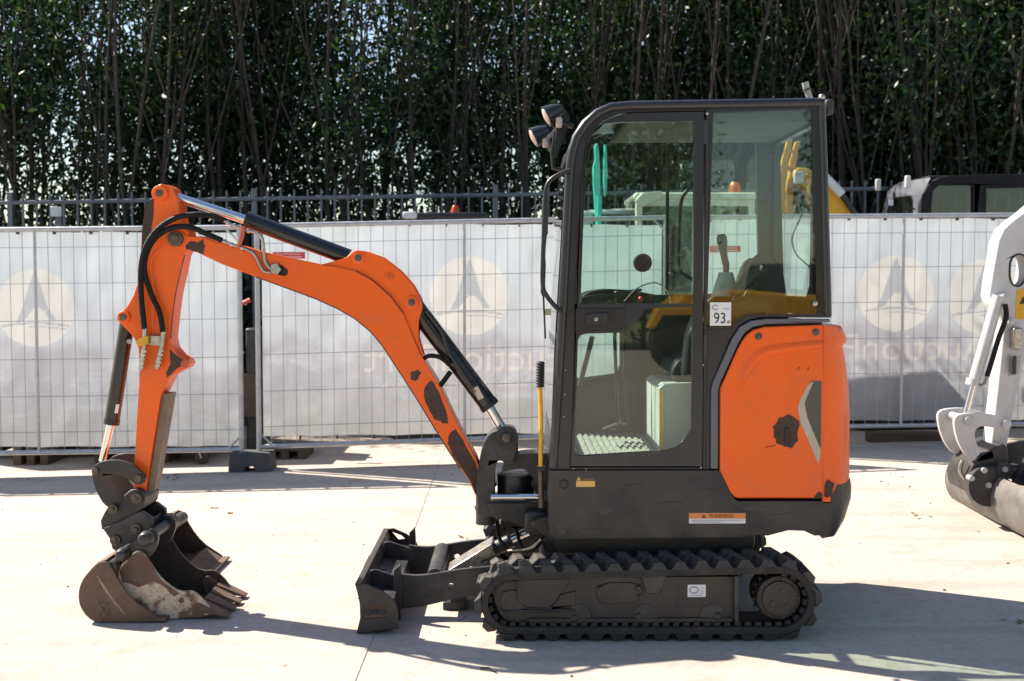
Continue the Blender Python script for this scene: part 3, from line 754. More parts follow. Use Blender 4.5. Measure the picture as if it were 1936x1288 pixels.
LEAF_M = leaf_mat('sunlit_leaves', (.045, .075, .02), (.12, .16, .04), .3)  # leaf colour brightened for the sunlit face of the mirrored trees
CR_M = [leaf_cloud(97 + s, 90, 110, ((-.9, .9), (-.6, .6), (.6, 6.7)), size=(.05, .1)) for s in range(2)]
for c in CR_M: c.materials.append(LEAF_M)
CR_D = [leaf_cloud(90 + s, 80, 84, ((-.9, .9), (-.5, .9), (.6, 6.7)), size=(.05, .095)) for s in range(2)]
for c in CR_B + CR_D: c.materials.append(LEAF)
def tree(x, y, tr, cr, label, group, rz=0, sc=1., name='tree'):
    o = root(name, label, 'tree', (x, y, ground_z(x, y) - .03), group); o.rotation_euler = (0, 0, rz); o.scale = (sc, 1, sc)
    LOC[o.name] = Vector((0, 0, 0))
    a = inst('trunk', tr, o, Matrix.Identity(4)); b = inst('crown', cr, o, Matrix.Identity(4)); return o
spots = {
 60: 'at the far left edge of the row', 172: 'above the grey post with a box', 286: 'above the orange dipper arm', 400: 'above the long chrome rod',
 512: 'above the black cylinder barrel', 626: 'above the bend of the boom', 738: 'left of the parked red beacon', 850: 'above the parked red beacon',
 962: 'just left of the cab work lamps', 1076: 'behind the cab work lamps', 1190: 'above the front of the cab roof', 1302: 'above the middle of the cab roof',
 1415: 'above the rear window of the cab', 1530: 'behind the small pipe on the cab roof', 1642: 'left of the black parked cab', 1755: 'above the front of the black parked cab', 1868: 'above the rear of the black parked cab'}
for i, (px, wh) in enumerate(spots.items()):
    y = 13.6 + random.uniform(-.35, .45); x = (px - 968) / F * y + random.uniform(-.12, .12)
    tree(x, y, TR[i % 5], CR_F[i % 3], 'slender multi-stemmed tree of the front row, ' + wh, 'front row of trees behind the railing', random.choice((0, math.pi)) * (0 if i % 3 else 1) + random.uniform(-.3, .3), random.uniform(.93, 1.1))
for r_, (yy, sp) in enumerate(((14.9, .95), (16.1, .9), (17.4, 1.0))):
    n = int(20 / sp)
    for k in range(n):
        x = -10.2 + k * sp + random.uniform(-.25, .25)
        if r_ == 2 and x < 1.5: continue
        if r_ == 1 and x < 2.5 and random.random() < (.5 if x < -1.5 else .3): continue
        tree(x, yy + random.uniform(-.35, .35), TR[(k * 2 + r_) % 5], CR_D[k % 2] if (r_ == 2 or (x > 4.2 and r_ == 1)) else CR_B[(k + r_) % 3], 'dense dark leafy tree in the thicket behind the front trunks', 'thicket of trees behind the front row', random.uniform(0, 6.28), random.uniform(.9, 1.06))
# low bushes and dry weeds beyond the railing
kind(part('hedge_undergrowth', M(), DIRT, None), 'stuff')
ug = bpy.data.objects['hedge_undergrowth']; ug.data = leaf_cloud(5, 260, 90, ((-10.5, 10.5), (12.9, 14.8), (.1, 1.7)), spread=(.3, .25, .3), size=(.04, .08)); ug.data.materials.append(LEAF2)
ug['label'] = 'low dark undergrowth along the foot of the trees'
dg_ = bpy.data.objects.new('dry_weeds', leaf_cloud(6, 300, 60, ((-16, 16), (18.5, 27), (.1, 1.9)), spread=(.3, .3, .25), size=(.04, .12))); C.objects.link(dg_); dg_.data.materials.append(LEAF_DRY); kind(dg_, 'stuff'); dg_['label'] = 'sunlit dry weeds beyond the trees'

# ------------------------------------------------------------------ the orange mini excavator
EX = root('mini_excavator', 'orange and charcoal mini excavator on rubber tracks, boom lowered to the left', 'excavator', (1.0, 5.6, 0))
YN, YB, YF = 4.94, 5.15, 6.12           # near track face, near body face, far body face
# ---- undercarriage
def hullpath():
    c1 = P(968, 1140, YN); c2 = P(1477, 1134, YN); s = YN / F; r1, r2 = 59 * s, 65.5 * s
    c1 = Vector((c1.x, c1.z)); c2 = Vector((c2.x, c2.z))
    c1.y = r1 + 13.5 * s + .002; c2.y = r2 + 13.5 * s + .002
    return c1, r1, c2, r2
c1, r1, c2, r2 = hullpath()
dd = c2 - c1; ax = math.atan2(dd.y, dd.x); off = math.acos((r1 - r2) / dd.length)
def loop_pts(inset, n=26):
    pts = []
    a0, a1 = ax + off, ax + 2 * math.pi - off       # arc on c1 (front, left)
    for k in range(n + 1):
        a = a0 + (a1 - a0) * k / n; pts.append((c1.x + (r1 - inset) * math.cos(a), c1.y + (r1 - inset) * math.sin(a)))
    b0, b1 = ax - off, ax + off
    for k in range(n + 1):
        a = b0 + (b1 - b0) * k / n; pts.append((c2.x + (r2 - inset) * math.cos(a), c2.y + (r2 - inset) * math.sin(a)))
    return pts
OUT = loop_pts(0); INN = loop_pts(.030)
def along(pts, s):
    m = len(pts); acc = 0
    for i in range(m):
        a = Vector(pts[i]); b = Vector(pts[(i + 1) % m]); l = (b - a).length
        if acc + l >= s and l > 0:
            p = a + (b - a) * ((s - acc) / l); return p, (b - a).normalized()
        acc += l
    return Vector(pts[0]), Vector((1, 0))
PER = sum((Vector(OUT[i]) - Vector(OUT[(i + 1) % len(OUT)])).length for i in range(len(OUT)))
TW = .25
def make_lug(w0, w1, l0, l1, h, skew_=.02):
    # x along travel, z outward; the near end slopes
    v = [(-l0 / 2, 0, 0), (l0 / 2, 0, 0), (l0 / 2 - .004, w0, 0), (-l0 / 2 - .004, w0, 0),
         (-l1 / 2, .008, h), (l1 / 2, .008, h), (l1 / 2 - skew_, w0 - .01, h), (-l1 / 2 - skew_, w0 - .01, h)]
    return M().add(v, [(3, 2, 1, 0), (4, 5, 6, 7), (0, 1, 5, 4), (1, 2, 6, 5), (2, 3, 7, 6), (3, 0, 4, 7)])
LUG = to_mesh('track_lug', make_lug(.13, 0, .074, .034, .031), RUBBER_WORN, 0)
LUG2 = to_mesh('track_lug_far', make_lug(.13, 0, .074, .034, .031), RUBBER_WORN, 0)
GUIDE = to_mesh('guide_block', M().box((0, 0, 0), (.026, .05, .018)), RUBBER, 0)
def build_track(y0, flip=False):
    tr = part('rubber_track', M().prism(OUT, y0, y0 + TW, [list(INN)]), RUBBER, EX, bevel=.006)
    n = 34; pitch = PER / n
    for k in range(n):
        for row in (0, 1):
            p, tn = along(OUT, (k + .5 * row + .25) * pitch % PER)
            nrm = Vector((tn.y, -tn.x))
            c = (Vector((p.x, p.y)) - (c1 + c2) / 2)
            if nrm.dot(c) < 0 and abs(nrm.y) > .3: nrm = -nrm
            cc = c1 if p.x < c1.x else c2
            if abs(nrm.y) <= .3 and nrm.dot(p - cc) < 0: nrm = -nrm
            X = Vector((tn.x, 0, tn.y)); Z = Vector((nrm.x, 0, nrm.y)); Yv = Z.cross(X)
            if row == 0: Yv_use = Vector((0, 1, 0)); org = Vector((p.x, y0 - .004, p.y))
            else: Yv_use = Vector((0, -1, 0)); org = Vector((p.x, y0 + TW + .004, p.y))
            X = Yv_use.cross(Z)
            mt = Matrix(((X.x, Yv_use.x, Z.x, org.x), (X.y, Yv_use.y, Z.y, org.y), (X.z, Yv_use.z, Z.z, org.z), (0, 0, 0, 1)))
            inst('track_lug', LUG, tr, mt)
    ng = n * 2; PI_ = sum((Vector(INN[i]) - Vector(INN[(i + 1) % len(INN)])).length for i in range(len(INN)))
    for k in range(ng):
        p, tn = along(INN, (k + .3) * PI_ / ng)
        if p.y > (c1.y + .02) and c1.x < p.x < c2.x: continue
        a = math.atan2(tn.y, tn.x)
        inst('guide_block', GUIDE, tr, Matrix.Translation((p.x, y0 + .045, p.y)) @ Matrix.Rotation(-a, 4, 'Y') @ Matrix.Translation((0, 0, .008 if True else 0)))
    return tr
tr1 = build_track(YN)
tr2 = build_track(YF - .0 - .08)
# track frame, near side
def px(pts, Y): return PP(pts, Y)
yf = YN + .045
tf = part('track_frame', M().prism(px([(932, 1100), (1110, 1092), (1393, 1090), (1396, 1168), (1388, 1176), (1300, 1179), (965, 1179), (945, 1165), (932, 1135)], yf), yf, yf + .16), IRON_BROWN, EX, bevel=.006)
yp = yf - .012
part('frame_plate', M().prism(px([(977, 1096), (1080, 1094), (1048, 1140), (1038, 1148), (996, 1148), (977, 1135)], yp), yp - .004, yf - .0005), IRON_BROWN, tf, bevel=.004)
part('frame_plate', M().prism(px([(950, 1119), (978, 1119), (985, 1141), (1000, 1152), (1040, 1152), (1060, 1125), (1088, 1118), (1088, 1146), (950, 1156)], yp), yp + .004, yf - .0005), IRON_BROWN, tf, bevel=.003)
part('frame_plate', M().prism(px(chaikin([(1128, 1104), (1214, 1102), (1214, 1128), (1204, 1142), (1140, 1144), (1128, 1132)], 1), yp), yp + .004, yf - .0005), IRON_BROWN, tf, bevel=.003)
part('frame_plate', M().prism(px([(1212, 1088), (1260, 1086), (1248, 1122), (1222, 1122)], yp), yp - .006, yf - .0005), IRON, tf, bevel=.003)
part('frame_plate', M().prism(px([(1387, 1088), (1396, 1088), (1396, 1178), (1387, 1178)], yp), yp - .012, yf + .1), IRON, tf, bevel=.003)
part('frame_rib', M().tube(path([(948, 1156), (1088, 1154)], yp), .006, 8), IRON, tf)
part('frame_plate', M().prism(px([(1000, 1170), (1385, 1168), (1385, 1176), (1000, 1179)], yp), yp - .004, yf - .0005), IRON_BROWN, tf, bevel=.003)
for (a, b, r) in ((1086, 1169, 7), (1207, 1166, 7), (1357, 1165, 7), (1136, 1112, 4), (1207, 1112, 5), (1226, 1111, 4.5), (1244, 1111, 4.5), (1210, 1127, 3.5)):
    c = P(a, b, yp); part('bolt', M().lathe((c.x, yf, c.z), (c.x, yf - 1, c.z), [(0, r * YN / F), (.016, r * YN / F), (.020, r * YN / F * .7)], 12), IRON, tf)
c = P(1317, 1117, yf)
part('sticker', M().box((c.x, yf - .002, c.z), (.080, .002, .055)), WHITE_STICK, tf)
part('sticker_print', M().prism([(c.x + .022 * math.cos(a) - .012, c.z + .004 + .017 * math.sin(a)) for a in np.linspace(0, 6.28, 17)[:-1]], yf - .0045, yf - .004, [[(c.x + .016 * math.cos(a) - .012, c.z + .004 + .011 * math.sin(a)) for a in np.linspace(0, 6.28, 17)[:-1]]]), INK_GREY, tf, smooth=0)
for i_, (dx_, dz_, w_) in enumerate(((.024, .012, .014), (.024, .0, .016), (.022, -.010, .012), (0, -.019, .05))):
    part('sticker_print', M().box((c.x + dx_, yf - .0045, c.z + dz_), (w_, .0006, .003)), INK_GREY, tf, smooth=0)
# idler and sprocket
def sprocket(y0):
    n = 19; pts = []
    for k in range(n * 4):
        a = 2 * math.pi * k / (n * 4); rr = (r2 - .040) if k % 4 in (0, 1) else (r2 - .060); pts.append((c2.x + rr * math.cos(a), c2.y + rr * math.sin(a)))
    sp = part('drive_sprocket', M().prism(pts, y0 + .09, y0 + .12), IRON, EX, bevel=.002)
    part('drive_motor', M().lathe((c2.x, y0 + .20, c2.y), (c2.x, y0 - 1, c2.y), [(0, r2 - .05), (.10, r2 - .062), (.102, .10), (.155, .096), (.158, .078), (.172, .076), (.174, .055)], 36), IRON_BROWN, sp)
    for k in range(9):
        a = k * 2 * math.pi / 9; q = (c2.x + .086 * math.cos(a), c2.y + .086 * math.sin(a))
        part('bolt', M().cyl((q[0], y0 + .05, q[1]), (q[0], y0 + .038, q[1]), .008, n=6), IRON, sp)
    for q in ((-.03, -.02, .013), (.01, .035, .010), (.035, -.03, .011)):
        part('plug', M().cyl((c2.x + q[0], y0 + .03, c2.y + q[1]), (c2.x + q[0], y0 + .021, c2.y + q[1]), q[2], n=10), IRON, sp)
def idler(y0):
    part('idler_wheel', M().lathe((c1.x, y0 + .17, c1.y), (c1.x, y0 - 1, c1.y), [(0, r1 - .05), (.03, r1 - .034), (.09, r1 - .034), (.12, r1 - .06), (.121, .05), (.135, .05)], 32), IRON, EX)
    for k in range(3):
        x = c1.x + (c2.x - c1.x) * (k + 1) / 4
        part('track_roller', M().lathe((x, y0 + .17, .082 + .02), (x, y0 - 1, .102), [(0, .055), (.05, .055), (.06, .04), (.08, .04), (.09, .055), (.13, .055), (.135, .02)], 18), IRON, EX)
sprocket(YN); idler(YN)
def mirror_y(fn, *a): pass
y2 = YF - .08
part('track_frame', M().prism(px([(932, 1100), (1393, 1090), (1396, 1168), (1300, 1179), (965, 1179), (932, 1135)], yf), y2 + .04, y2 + .19), IRON_BROWN, EX, bevel=.006)
sprocket(y2); idler(y2)
part('carbody', M().box(((c1.x + c2.x) / 2, 5.62, .27), (.62, .80, .16)).box(((c1.x + c2.x) / 2 - .3, 5.62, .24), (.3, .55, .14)), IRON, EX, bevel=.02)
part('slew_ring', M().cyl((.78, 5.63, .34), (.78, 5.63, .47), .33, n=40), IRON, EX)
# ---- dozer blade
blade = part('blade', M(), IRON, EX)
def blade_prof(pts, Y): return px(pts, Y)
BN, BF = 5.05, 6.20
shell = [(671, 1104), (676, 1122), (680, 1142), (681, 1168), (674, 1198), (690, 1195), (692, 1168), (690, 1140), (686, 1120), (682, 1104)]
blade.data = to_mesh('blade', M().prism(px(shell, BN), BN, BF), IRON_BROWN, 40, LOC[EX.name])
endp = [(673, 1106), (694, 1104), (724, 1117), (746, 1134), (752, 1150), (755, 1187), (718, 1191), (677, 1197), (682, 1168), (681, 1142)]
slot = [(688, 1146), (731, 1145), (731, 1166), (688, 1169)]
part('end_plate', M().prism(px(endp, BN), BN - .012, BN, [px(slot, BN)]), IRON_BROWN, blade, bevel=.003)
part('end_plate', M().prism(px(slot, BN), BN - .004, BN + .02), RUST, blade)
for q in (697, 722): part('tow_lug', M().cyl(P(q, 1157, BN - .012), P(q, 1157, BN + .01), .016, n=12), IRON, blade)
part('tow_lug', M().cyl(P(710, 1157, BN - .016), P(710, 1157, BN + .01), .012, n=12), BLACK, blade)
part('end_plate', M().prism(px(endp, BN), BF, BF + .012, [px([(690, 1112), (712, 1120), (720, 1128), (705, 1130)], BN)]), IRON, blade, bevel=.003)
part('back_rail', M().prism(px([(690, 1140), (742, 1142), (742, 1190), (680, 1196)], BN), BN + .004, BF - .004), IRON, blade, bevel=.004)
for yy in (5.305, 5.885):
    part('blade_rib', M().prism(px([(686, 1106), (700, 1104), (750, 1122), (752, 1146), (690, 1146)], BN), yy, yy + .014), IRON, blade, bevel=.003)
part('support_bracket', M().prism(px([(745, 1078), (757, 1066), (759, 1090), (757, 1187), (745, 1189)], 5.27), 5.26, 5.285), IRON, blade, bevel=.003)
part('support_bracket', M().prism(px([(745, 1078), (757, 1066), (759, 1090), (757, 1187), (745, 1189)], 5.27), 6.06, 6.085), IRON, blade, bevel=.003)
part('blade_hatch', M().box(P(718, 1068, 5.74), (.14, .22, .02), Matrix.Rotation(R(12), 3, 'Y')), IRON_BROWN, blade)
def spline2(pts, Y): return [(p.x, p.z) for p in spline(path(pts, Y), 5)]
armtop = [(752, 1085), (775, 1088), (800, 1088), (840, 1082), (880, 1076), (925, 1072)]
armbot = [(925, 1128), (880, 1128), (840, 1137), (800, 1146), (752, 1152)]
YA = 5.32
ho = [(P(853, 1109, YA).x + .016 * math.cos(a), P(853, 1109, YA).z + .016 * math.sin(a)) for a in np.linspace(0, 6.2832, 17)[:-1]]
for yy in (YA, 5.90): part('blade_arm', M().prism(spline2(armtop, YA) + spline2(armbot, YA), yy, yy + .028, [ho]), IRON, blade, bevel=.003)
part('cross_tube', M().cyl(P(822, 1095, YA) + Vector((0, .03, 0)), P(822, 1095, YA) + Vector((0, .57, 0)), .042), IRON, blade)
part('cross_tube', M().cyl(P(905, 1112, YA) + Vector((0, .03, 0)), P(905, 1112, YA) + Vector((0, .57, 0)), .05), IRON, blade)
part('step_plate', M().prism(px([(838, 1136), (880, 1133), (880, 1150), (838, 1152)], 5.45), 5.42, 5.62), IRON, blade, bevel=.004)
# blade cylinder
bc = part('blade_cylinder', M().tube(path([(905, 1052), (968, 1022)], 5.55), .036, 18), IRON, EX)
cov = PP([(838, 1082), (932, 1024), (937, 1046), (850, 1088)], 5.5)
part('cylinder_guard', M().prism(cov, 5.47, 5.64), STEEL, bc, bevel=.008, label='bare steel guard over the blade cylinder')
part('rod', M().tube(path([(930, 1036), (1010, 1000)], 5.55), .020, 16), CHROME, bc)
part('rod_eye', M().cyl(P(1015, 998, 5.48), P(1015, 998, 5.62), .05), IRON, bc)

# ---- turntable and front frame
TY = 5.42
fr_ = part('swing_frame', M().prism(px([(1005, 1000), (1005, 985), (1040, 975), (1430, 985), (1425, 1040), (1400, 1050), (1060, 1048), (1040, 1020)], YB + .08), YB + .07, YF - .07), BLACK, EX, bevel=.01)
part('lower_bracket', M().prism(px([(918, 950), (1040, 950), (1045, 1005), (1000, 1000), (960, 985), (925, 975)], TY), TY - .02, TY + .28), IRON, EX, bevel=.012)
ua = spline2([(948, 892), (958, 872), (985, 858), (1040, 856)], TY + .06) + spline2([(1045, 940), (1012, 932), (1008, 905), (990, 886), (965, 888)], TY + .06)
part('upper_bracket', M().prism(ua, TY + .04, TY + .18), IRON, EX, bevel=.012)
part('swing_hub', M().cyl(P(975, 935, TY + .1), P(975, 895, TY + .1), .09, n=24), BLACK, EX)
part('swing_hub', M().box(P(990, 912, TY + .1), (.16, .1, .07)), BLACK, EX, bevel=.02)
sp = part('swing_post', M().prism(px(chaikin([(903, 965), (901, 900), (908, 860), (918, 832), (934, 815), (958, 811), (976, 816), (980, 845), (978, 872), (962, 880), (944, 868), (936, 880), (934, 950), (940, 975), (915, 978)], 1), TY), TY - .01, TY + .20), IRON, EX, bevel=.012)
for (a, b, w, h) in ((917, 915, .105, .02), (920, 960, .095, .012)):
    part('collar', M().cyl(P(a, b + 3, TY + .09), P(a, b - 3, TY + .09), .058, n=24), IRON, sp)
part('swing_pin', M().cyl(P(918, 990, TY + .09), P(918, 880, TY + .09), .048, n=24), IRON, sp)
part('cylinder_foot', M().cyl(P(958, 828, TY - .035), P(958, 828, TY + .22), .056, n=28), IRON, sp)
part('pin', M().lathe(P(958, 828, TY - .02), P(958, 828, TY - .1), [(0, .022), (.03, .022), (.034, .014)], 16), PIN, sp)
part('clevis', M().prism(px([(936, 835), (942, 818), (975, 822), (980, 850), (972, 872), (950, 872), (940, 858)], TY - .02), TY - .03, TY + .0), IRON, sp, bevel=.006)
sc_ = part('swing_cylinder', M().tube(path([(1020, 940), (1090, 940)], 5.36), .035, 16), IRON, EX)
part('rod', M().tube(path([(928, 940), (1026, 940)], 5.36), .0165, 16), CHROME, sc_)
part('front_valve_block', M().box(P(1012, 985, 5.35), (.1, .12, .10)), IRON, EX, bevel=.012)
part('front_hose', M().tube(spline(path([(975, 1000, 5.5), (990, 1040, 5.4), (1015, 1035, 5.3), (1030, 1005, 5.3)], 5.4), 6), .009, 8), HOSE, EX)
part('front_hose', M().tube(spline(path([(940, 985, 5.55), (945, 1020, 5.5), (975, 1052, 5.4), (1020, 1055, 5.4)], 5.4), 6), .010, 8), HOSE, EX)
part('front_hose', M().tube(spline(path([(960, 1042, 5.4), (1000, 1037, 5.3), (1024, 1020, 5.25)], 5.4), 6), .006, 8), STEEL, EX)

def rough_poly(pts, Y, amp=1.6, sub=4, seed=1):
    r = random.Random(seed); out = []; m = len(pts)
    for i in range(m):
        a, b = pts[i], pts[(i + 1) % m]
        for k in range(sub):
            t = k / sub; out.append((a[0] + (b[0] - a[0]) * t + r.uniform(-amp, amp), a[1] + (b[1] - a[1]) * t + r.uniform(-amp, amp)))
    return PP(out, Y)
# ---- body skirt
def rear_fn(x0, reach_, exp=2.6):
    yc = (YB + YF) / 2; hw = (YF - YB) / 2
    def k(y):
        t = min(1, abs(y - yc) / hw); return (1 - t ** exp) ** (1 / exp)
    return k
kf = rear_fn(0, 0)
XJ = P(1557, 780, YB).x          # where the rounded counterweight begins
def rear_warp(flare):
    def w(x, y, z):
        if x > XJ: return (XJ + (x - XJ) * (.03 + .97 * kf(y)), y, z)
        return (x, y, z)
    return w
skirt = [(1038, 890), (1362, 890), (1378, 930), (1384, 938), (1394, 948), (1557, 948), (1557, 1012), (1540, 1013), (1520, 1004), (1490, 1003), (1452, 1013), (1425, 1012), (1400, 1016), (1200, 1018), (1052, 1019), (1040, 1012), (1036, 985), (1040, 965), (1035, 935)]
sk = part('body_skirt', M().prism(px(skirt, YB), YB, YB + .05), CHAR_SKIRT, EX, bevel=.012, seg=3)
part('body_skirt', M().prism(px(skirt, YB), YF - .05, YF), CHAR_SKIRT, EX, bevel=.012)
part('front_skirt', M().prism(px([(1038, 892), (1052, 892), (1052, 1015), (1044, 1015), (1037, 985)], YB), YB + .052, YF - .052), CHAR_SKIRT, EX, bevel=.008)
c = P(1067, 916, YB); part('plug', M().lathe((c.x, YB + .01, c.z), (c.x, YB - 1, c.z), [(0, .023), (.014, .023), (.016, .017), (.008, .015)], 20), BLACK, sk)
c = P(1062, 1006, YB); part('plug', M().lathe((c.x, YB + .01, c.z), (c.x, YB - 1, c.z), [(0, .02), (.013, .02), (.014, .012)], 16), CHAR, sk)
SCUFF = mat('blue_black_scuff', (.020, .021, .030), .3, col2=(.035, .034, .036), scale=30)
for k_, pts in enumerate(([(1084, 962), (1100, 955), (1118, 962), (1104, 974), (1088, 972)], [(1128, 964), (1150, 958), (1160, 966), (1140, 975)], [(1395, 962), (1430, 956), (1470, 958), (1440, 968)], [(1204, 940), (1222, 936), (1226, 940), (1208, 944)], [(1050, 994), (1066, 990), (1070, 999), (1056, 1003)])):
    part('scuff', M().prism(rough_poly(pts, YB, 1.6, 3, 70 + k_), YB - .0008, YB + .002), SCUFF, sk, smooth=0)
for k_, pts in enumerate(([(1180, 918), (1214, 914)], [(1240, 952), (1262, 948), (1290, 950)], [(1330, 922), (1350, 928)], [(1100, 1000), (1160, 1002)], [(1460, 975), (1500, 968)])):
    part('scratch', M().tube(path(pts, YB - .0003), .0012, 4), IRON_BROWN, sk)
# counterweight lower
cwl = [(1559, 946), (1600, 945), (1612, 905), (1618, 912), (1620, 945), (1606, 975), (1585, 1000), (1570, 1012), (1559, 1012)]
cwx = [(p[0], p[1]) for p in cwl]
def cw_poly(pts, Yr=5.5):
    out = []
    for a, b in pts:
        z = P(a, b, 5.22).z; x = P(1557, b, YB).x if a < 1562 else P(a, b, 5.42).x
        out.append((x, z))
    return out
ys_n = 56
part('counterweight', M().prism(cw_poly([(1559, 946), (1603, 946), (1606, 912), (1609, 925), (1608, 948), (1594, 985), (1574, 1010), (1559, 1012)]), YB + .002, YF - .002, slices=ys_n, warp=rear_warp(0)), CHAR_SKIRT, EX, smooth=70)
part('rear_cowl', M().prism(cw_poly([(1559, 615), (1584, 617), (1592, 628), (1598, 641), (1596, 650), (1588, 654), (1594, 680), (1602, 730), (1605, 790), (1605, 860), (1604, 915), (1598, 944), (1559, 944)]), YB + .004, YF - .004, slices=ys_n, warp=rear_warp(0)), ORANGE, EX, smooth=70)
# engine side panel with a pressed recess
sidep = [(1361, 890), (1362, 735), (1372, 712), (1395, 660), (1404, 644), (1412, 633), (1424, 624), (1446, 618), (1556, 614), (1556, 942), (1396, 942), (1388, 939), (1380, 930)]
rec = [(1412, 702), (1424, 684), (1442, 670), (1490, 660), (1552, 652), (1552, 668), (1553, 690), (1470, 697)]
sp1 = part('side_panel', M().prism(px(sidep, YB), YB - .004, YB + .03), ORANGE, EX, bevel=.010, seg=3)
rc2 = PP([(1402, 712), (1420, 686), (1445, 667), (1500, 654), (1553, 648), (1553, 692), (1480, 697)], YB)
# raised shoulder above the recess: a soft pressed fold
def fold():
    m = M(); top = path([(1398, 718), (1408, 690), (1428, 664), (1460, 652), (1554, 642)], YB); n = 24
    tp = spline(top, 8); bt = spline(path([(1410, 722), (1424, 700), (1446, 680), (1480, 670), (1554, 660)], YB), 8); v = []; f = []; K = 6
    for a, b in zip(tp, bt):
        for k in range(K + 1):
            t = k / K; p = a.lerp(b, t); v.append((p.x, YB - .0045 - .012 * math.sin(math.pi * t) ** 1.3, p.z))
    for i in range(len(tp) - 1):
        for k in range(K):
            q = i * (K + 1) + k; f.append((q, q + 1, q + K + 2, q + K + 1))
    return m.add(v, f)
part('panel_fold', fold(), ORANGE, sp1, smooth=80)
part('side_panel', M().prism(px(sidep, YB), YF - .03, YF), ORANGE, EX, bevel=.010)
for a, b in ((1434, 636), (1542, 628)):
    c = P(a, b, YB - .004); part('bolt', M().lathe((c.x, YB - .003, c.z), (c.x, YB - 1, c.z), [(0, .017), (.003, .017), (.004, .009), (.009, .009), (.010, .006)], 16), PIN, sp1)
part('paint_loss', M().prism(rough_poly([(1460, 806), (1474, 790), (1492, 784), (1508, 792), (1511, 806), (1507, 832), (1498, 846), (1484, 846), (1470, 838), (1463, 826)], YB - .004, 2.0, 3, 5), YB - .0055, YB - .002), BARE, sp1, smooth=0)
part('latch', M().box(P(1487, 826, YB - .006), (.020, .012, .085)), BLACK, sp1, bevel=.004)
part('decal', M().prism(px([(1553, 720), (1534, 720), (1526, 738), (1521, 760), (1527, 790), (1549, 846), (1552, 846)], YB - .004), YB - .0055, YB - .0045), mat('olive_grey_decal', (.085, .078, .062), .5), sp1, smooth=0, label='dark grey wedge decal')
part('decal', M().prism(px([(1536, 722), (1526, 730), (1513, 756), (1508, 772), (1514, 800), (1547, 878), (1552, 852), (1526, 790), (1521, 764), (1523, 756), (1538, 722)], YB - .004), YB - .0057, YB - .0047), mat('silver_decal', (.50, .47, .42), .45, col2=(.42, .37, .26), scale=8), sp1, smooth=0, label='silver chevron decal')
part('paint_loss', M().prism(rough_poly([(1541, 937), (1549, 930), (1556, 934), (1556, 942), (1540, 942)], YB - .004, 1.5, 3, 8), YB - .0056, YB - .002), BARE, sp1, smooth=0)
part('paint_loss', M().prism(rough_poly([(1560, 918), (1566, 908), (1577, 914), (1574, 932), (1566, 941), (1560, 941)], YB, 1.5, 3, 9), YB - .002, YB + .03), BARE, sp1, smooth=0)
for i_, (pts) in enumerate(([(1560, 892), (1580, 882), (1594, 878)], [(1586, 752), (1598, 748), (1605, 749)], [(1508, 700), (1512, 694)], [(1527, 700), (1529, 694)], [(1446, 846), (1466, 842)], [(1570, 800), (1576, 804)])):
    yy = 5.27 if pts[0][0] > 1558 else YB - .005
    if pts[0][0] > 1558: continue
    part('scratch', M().tube(path(pts, yy), .0016, 4), BARE, sp1)
# grey trim around the panel
trim = [(1570, 603), (1450, 603), (1420, 607), (1400, 618), (1384, 642), (1348, 724), (1345, 738), (1344, 887), (1358, 887), (1358, 738), (1361, 727), (1396, 650), (1408, 630), (1424, 618), (1448, 613), (1557, 610), (1570, 610)]
part('trim_strip', M().prism(px(trim, YB), YB + .002, YB + .03), GREY_STRIP, EX, bevel=.004)
# solid inside of the house
core = px([(1062, 1000), (1370, 1000), (1400, 1000), (1550, 1000), (1550, 640), (1450, 640), (1420, 650), (1400, 690), (1375, 750), (1375, 880), (1062, 892)], YB)
part('house_core', M().prism(core, YB + .055, YF - .055), BLACK, EX)
part('rear_deck', M().prism(px([(1380, 640), (1400, 612), (1560, 608), (1560, 632), (1420, 634), (1400, 650)], YB), YB + .055, YF - .055), CHAR, EX)
# stickers on the skirt
c = P(1356, 980, YB)
w_ = 108 * YB / F
wl = part('warning_label', M().box((c.x, YB - .001, c.z), (w_, .002, 20 * YB / F)), WHITE_STICK, sk, label='orange and white WARNING label')
part('label_band', M().box((c.x, YB - .0025, c.z + 4.6 * YB / F), (w_, .001, 10.5 * YB / F)), ORANGE_STICK, wl, smooth=0)
part('lettering', text_m('WARNING', .0185, c.x + .018, c.z + 4.6 * YB / F, YB - .0042, False, .112), INK_BROWN, wl, smooth=0)
part('lettering', M().prism([(c.x - .072, c.z + .003), (c.x - .052, c.z + .003), (c.x - .062, c.z + .019)], YB - .0045, YB - .004), INK_BROWN, wl, smooth=0)
for k in range(2): part('lettering', M().box((c.x - (.0 if k == 0 else .05), YB - .004, c.z - .009 - k * .008), (w_ * (.9 if k == 0 else .5), .0006, .0025)), INK_GREY, wl, smooth=0)
c = P(1107, 915, YB)
yl = part('warning_label', M().box((c.x, YB - .001, c.z), (.086, .002, .027)), YELLOW_STICK, sk, label='small yellow warning label')
part('lettering', M().prism([(c.x - .040, c.z + .0165), (c.x - .022, c.z + .0165), (c.x - .031, c.z + .034)], YB - .0012, YB - .0004), YELLOW_STICK, yl, smooth=0)
part('lettering', text_m('WARNING', .010, c.x + .012, c.z + .0215, YB - .0014, False, .052), mat('tan_ink', (.35, .2, .1), .5), yl, smooth=0)

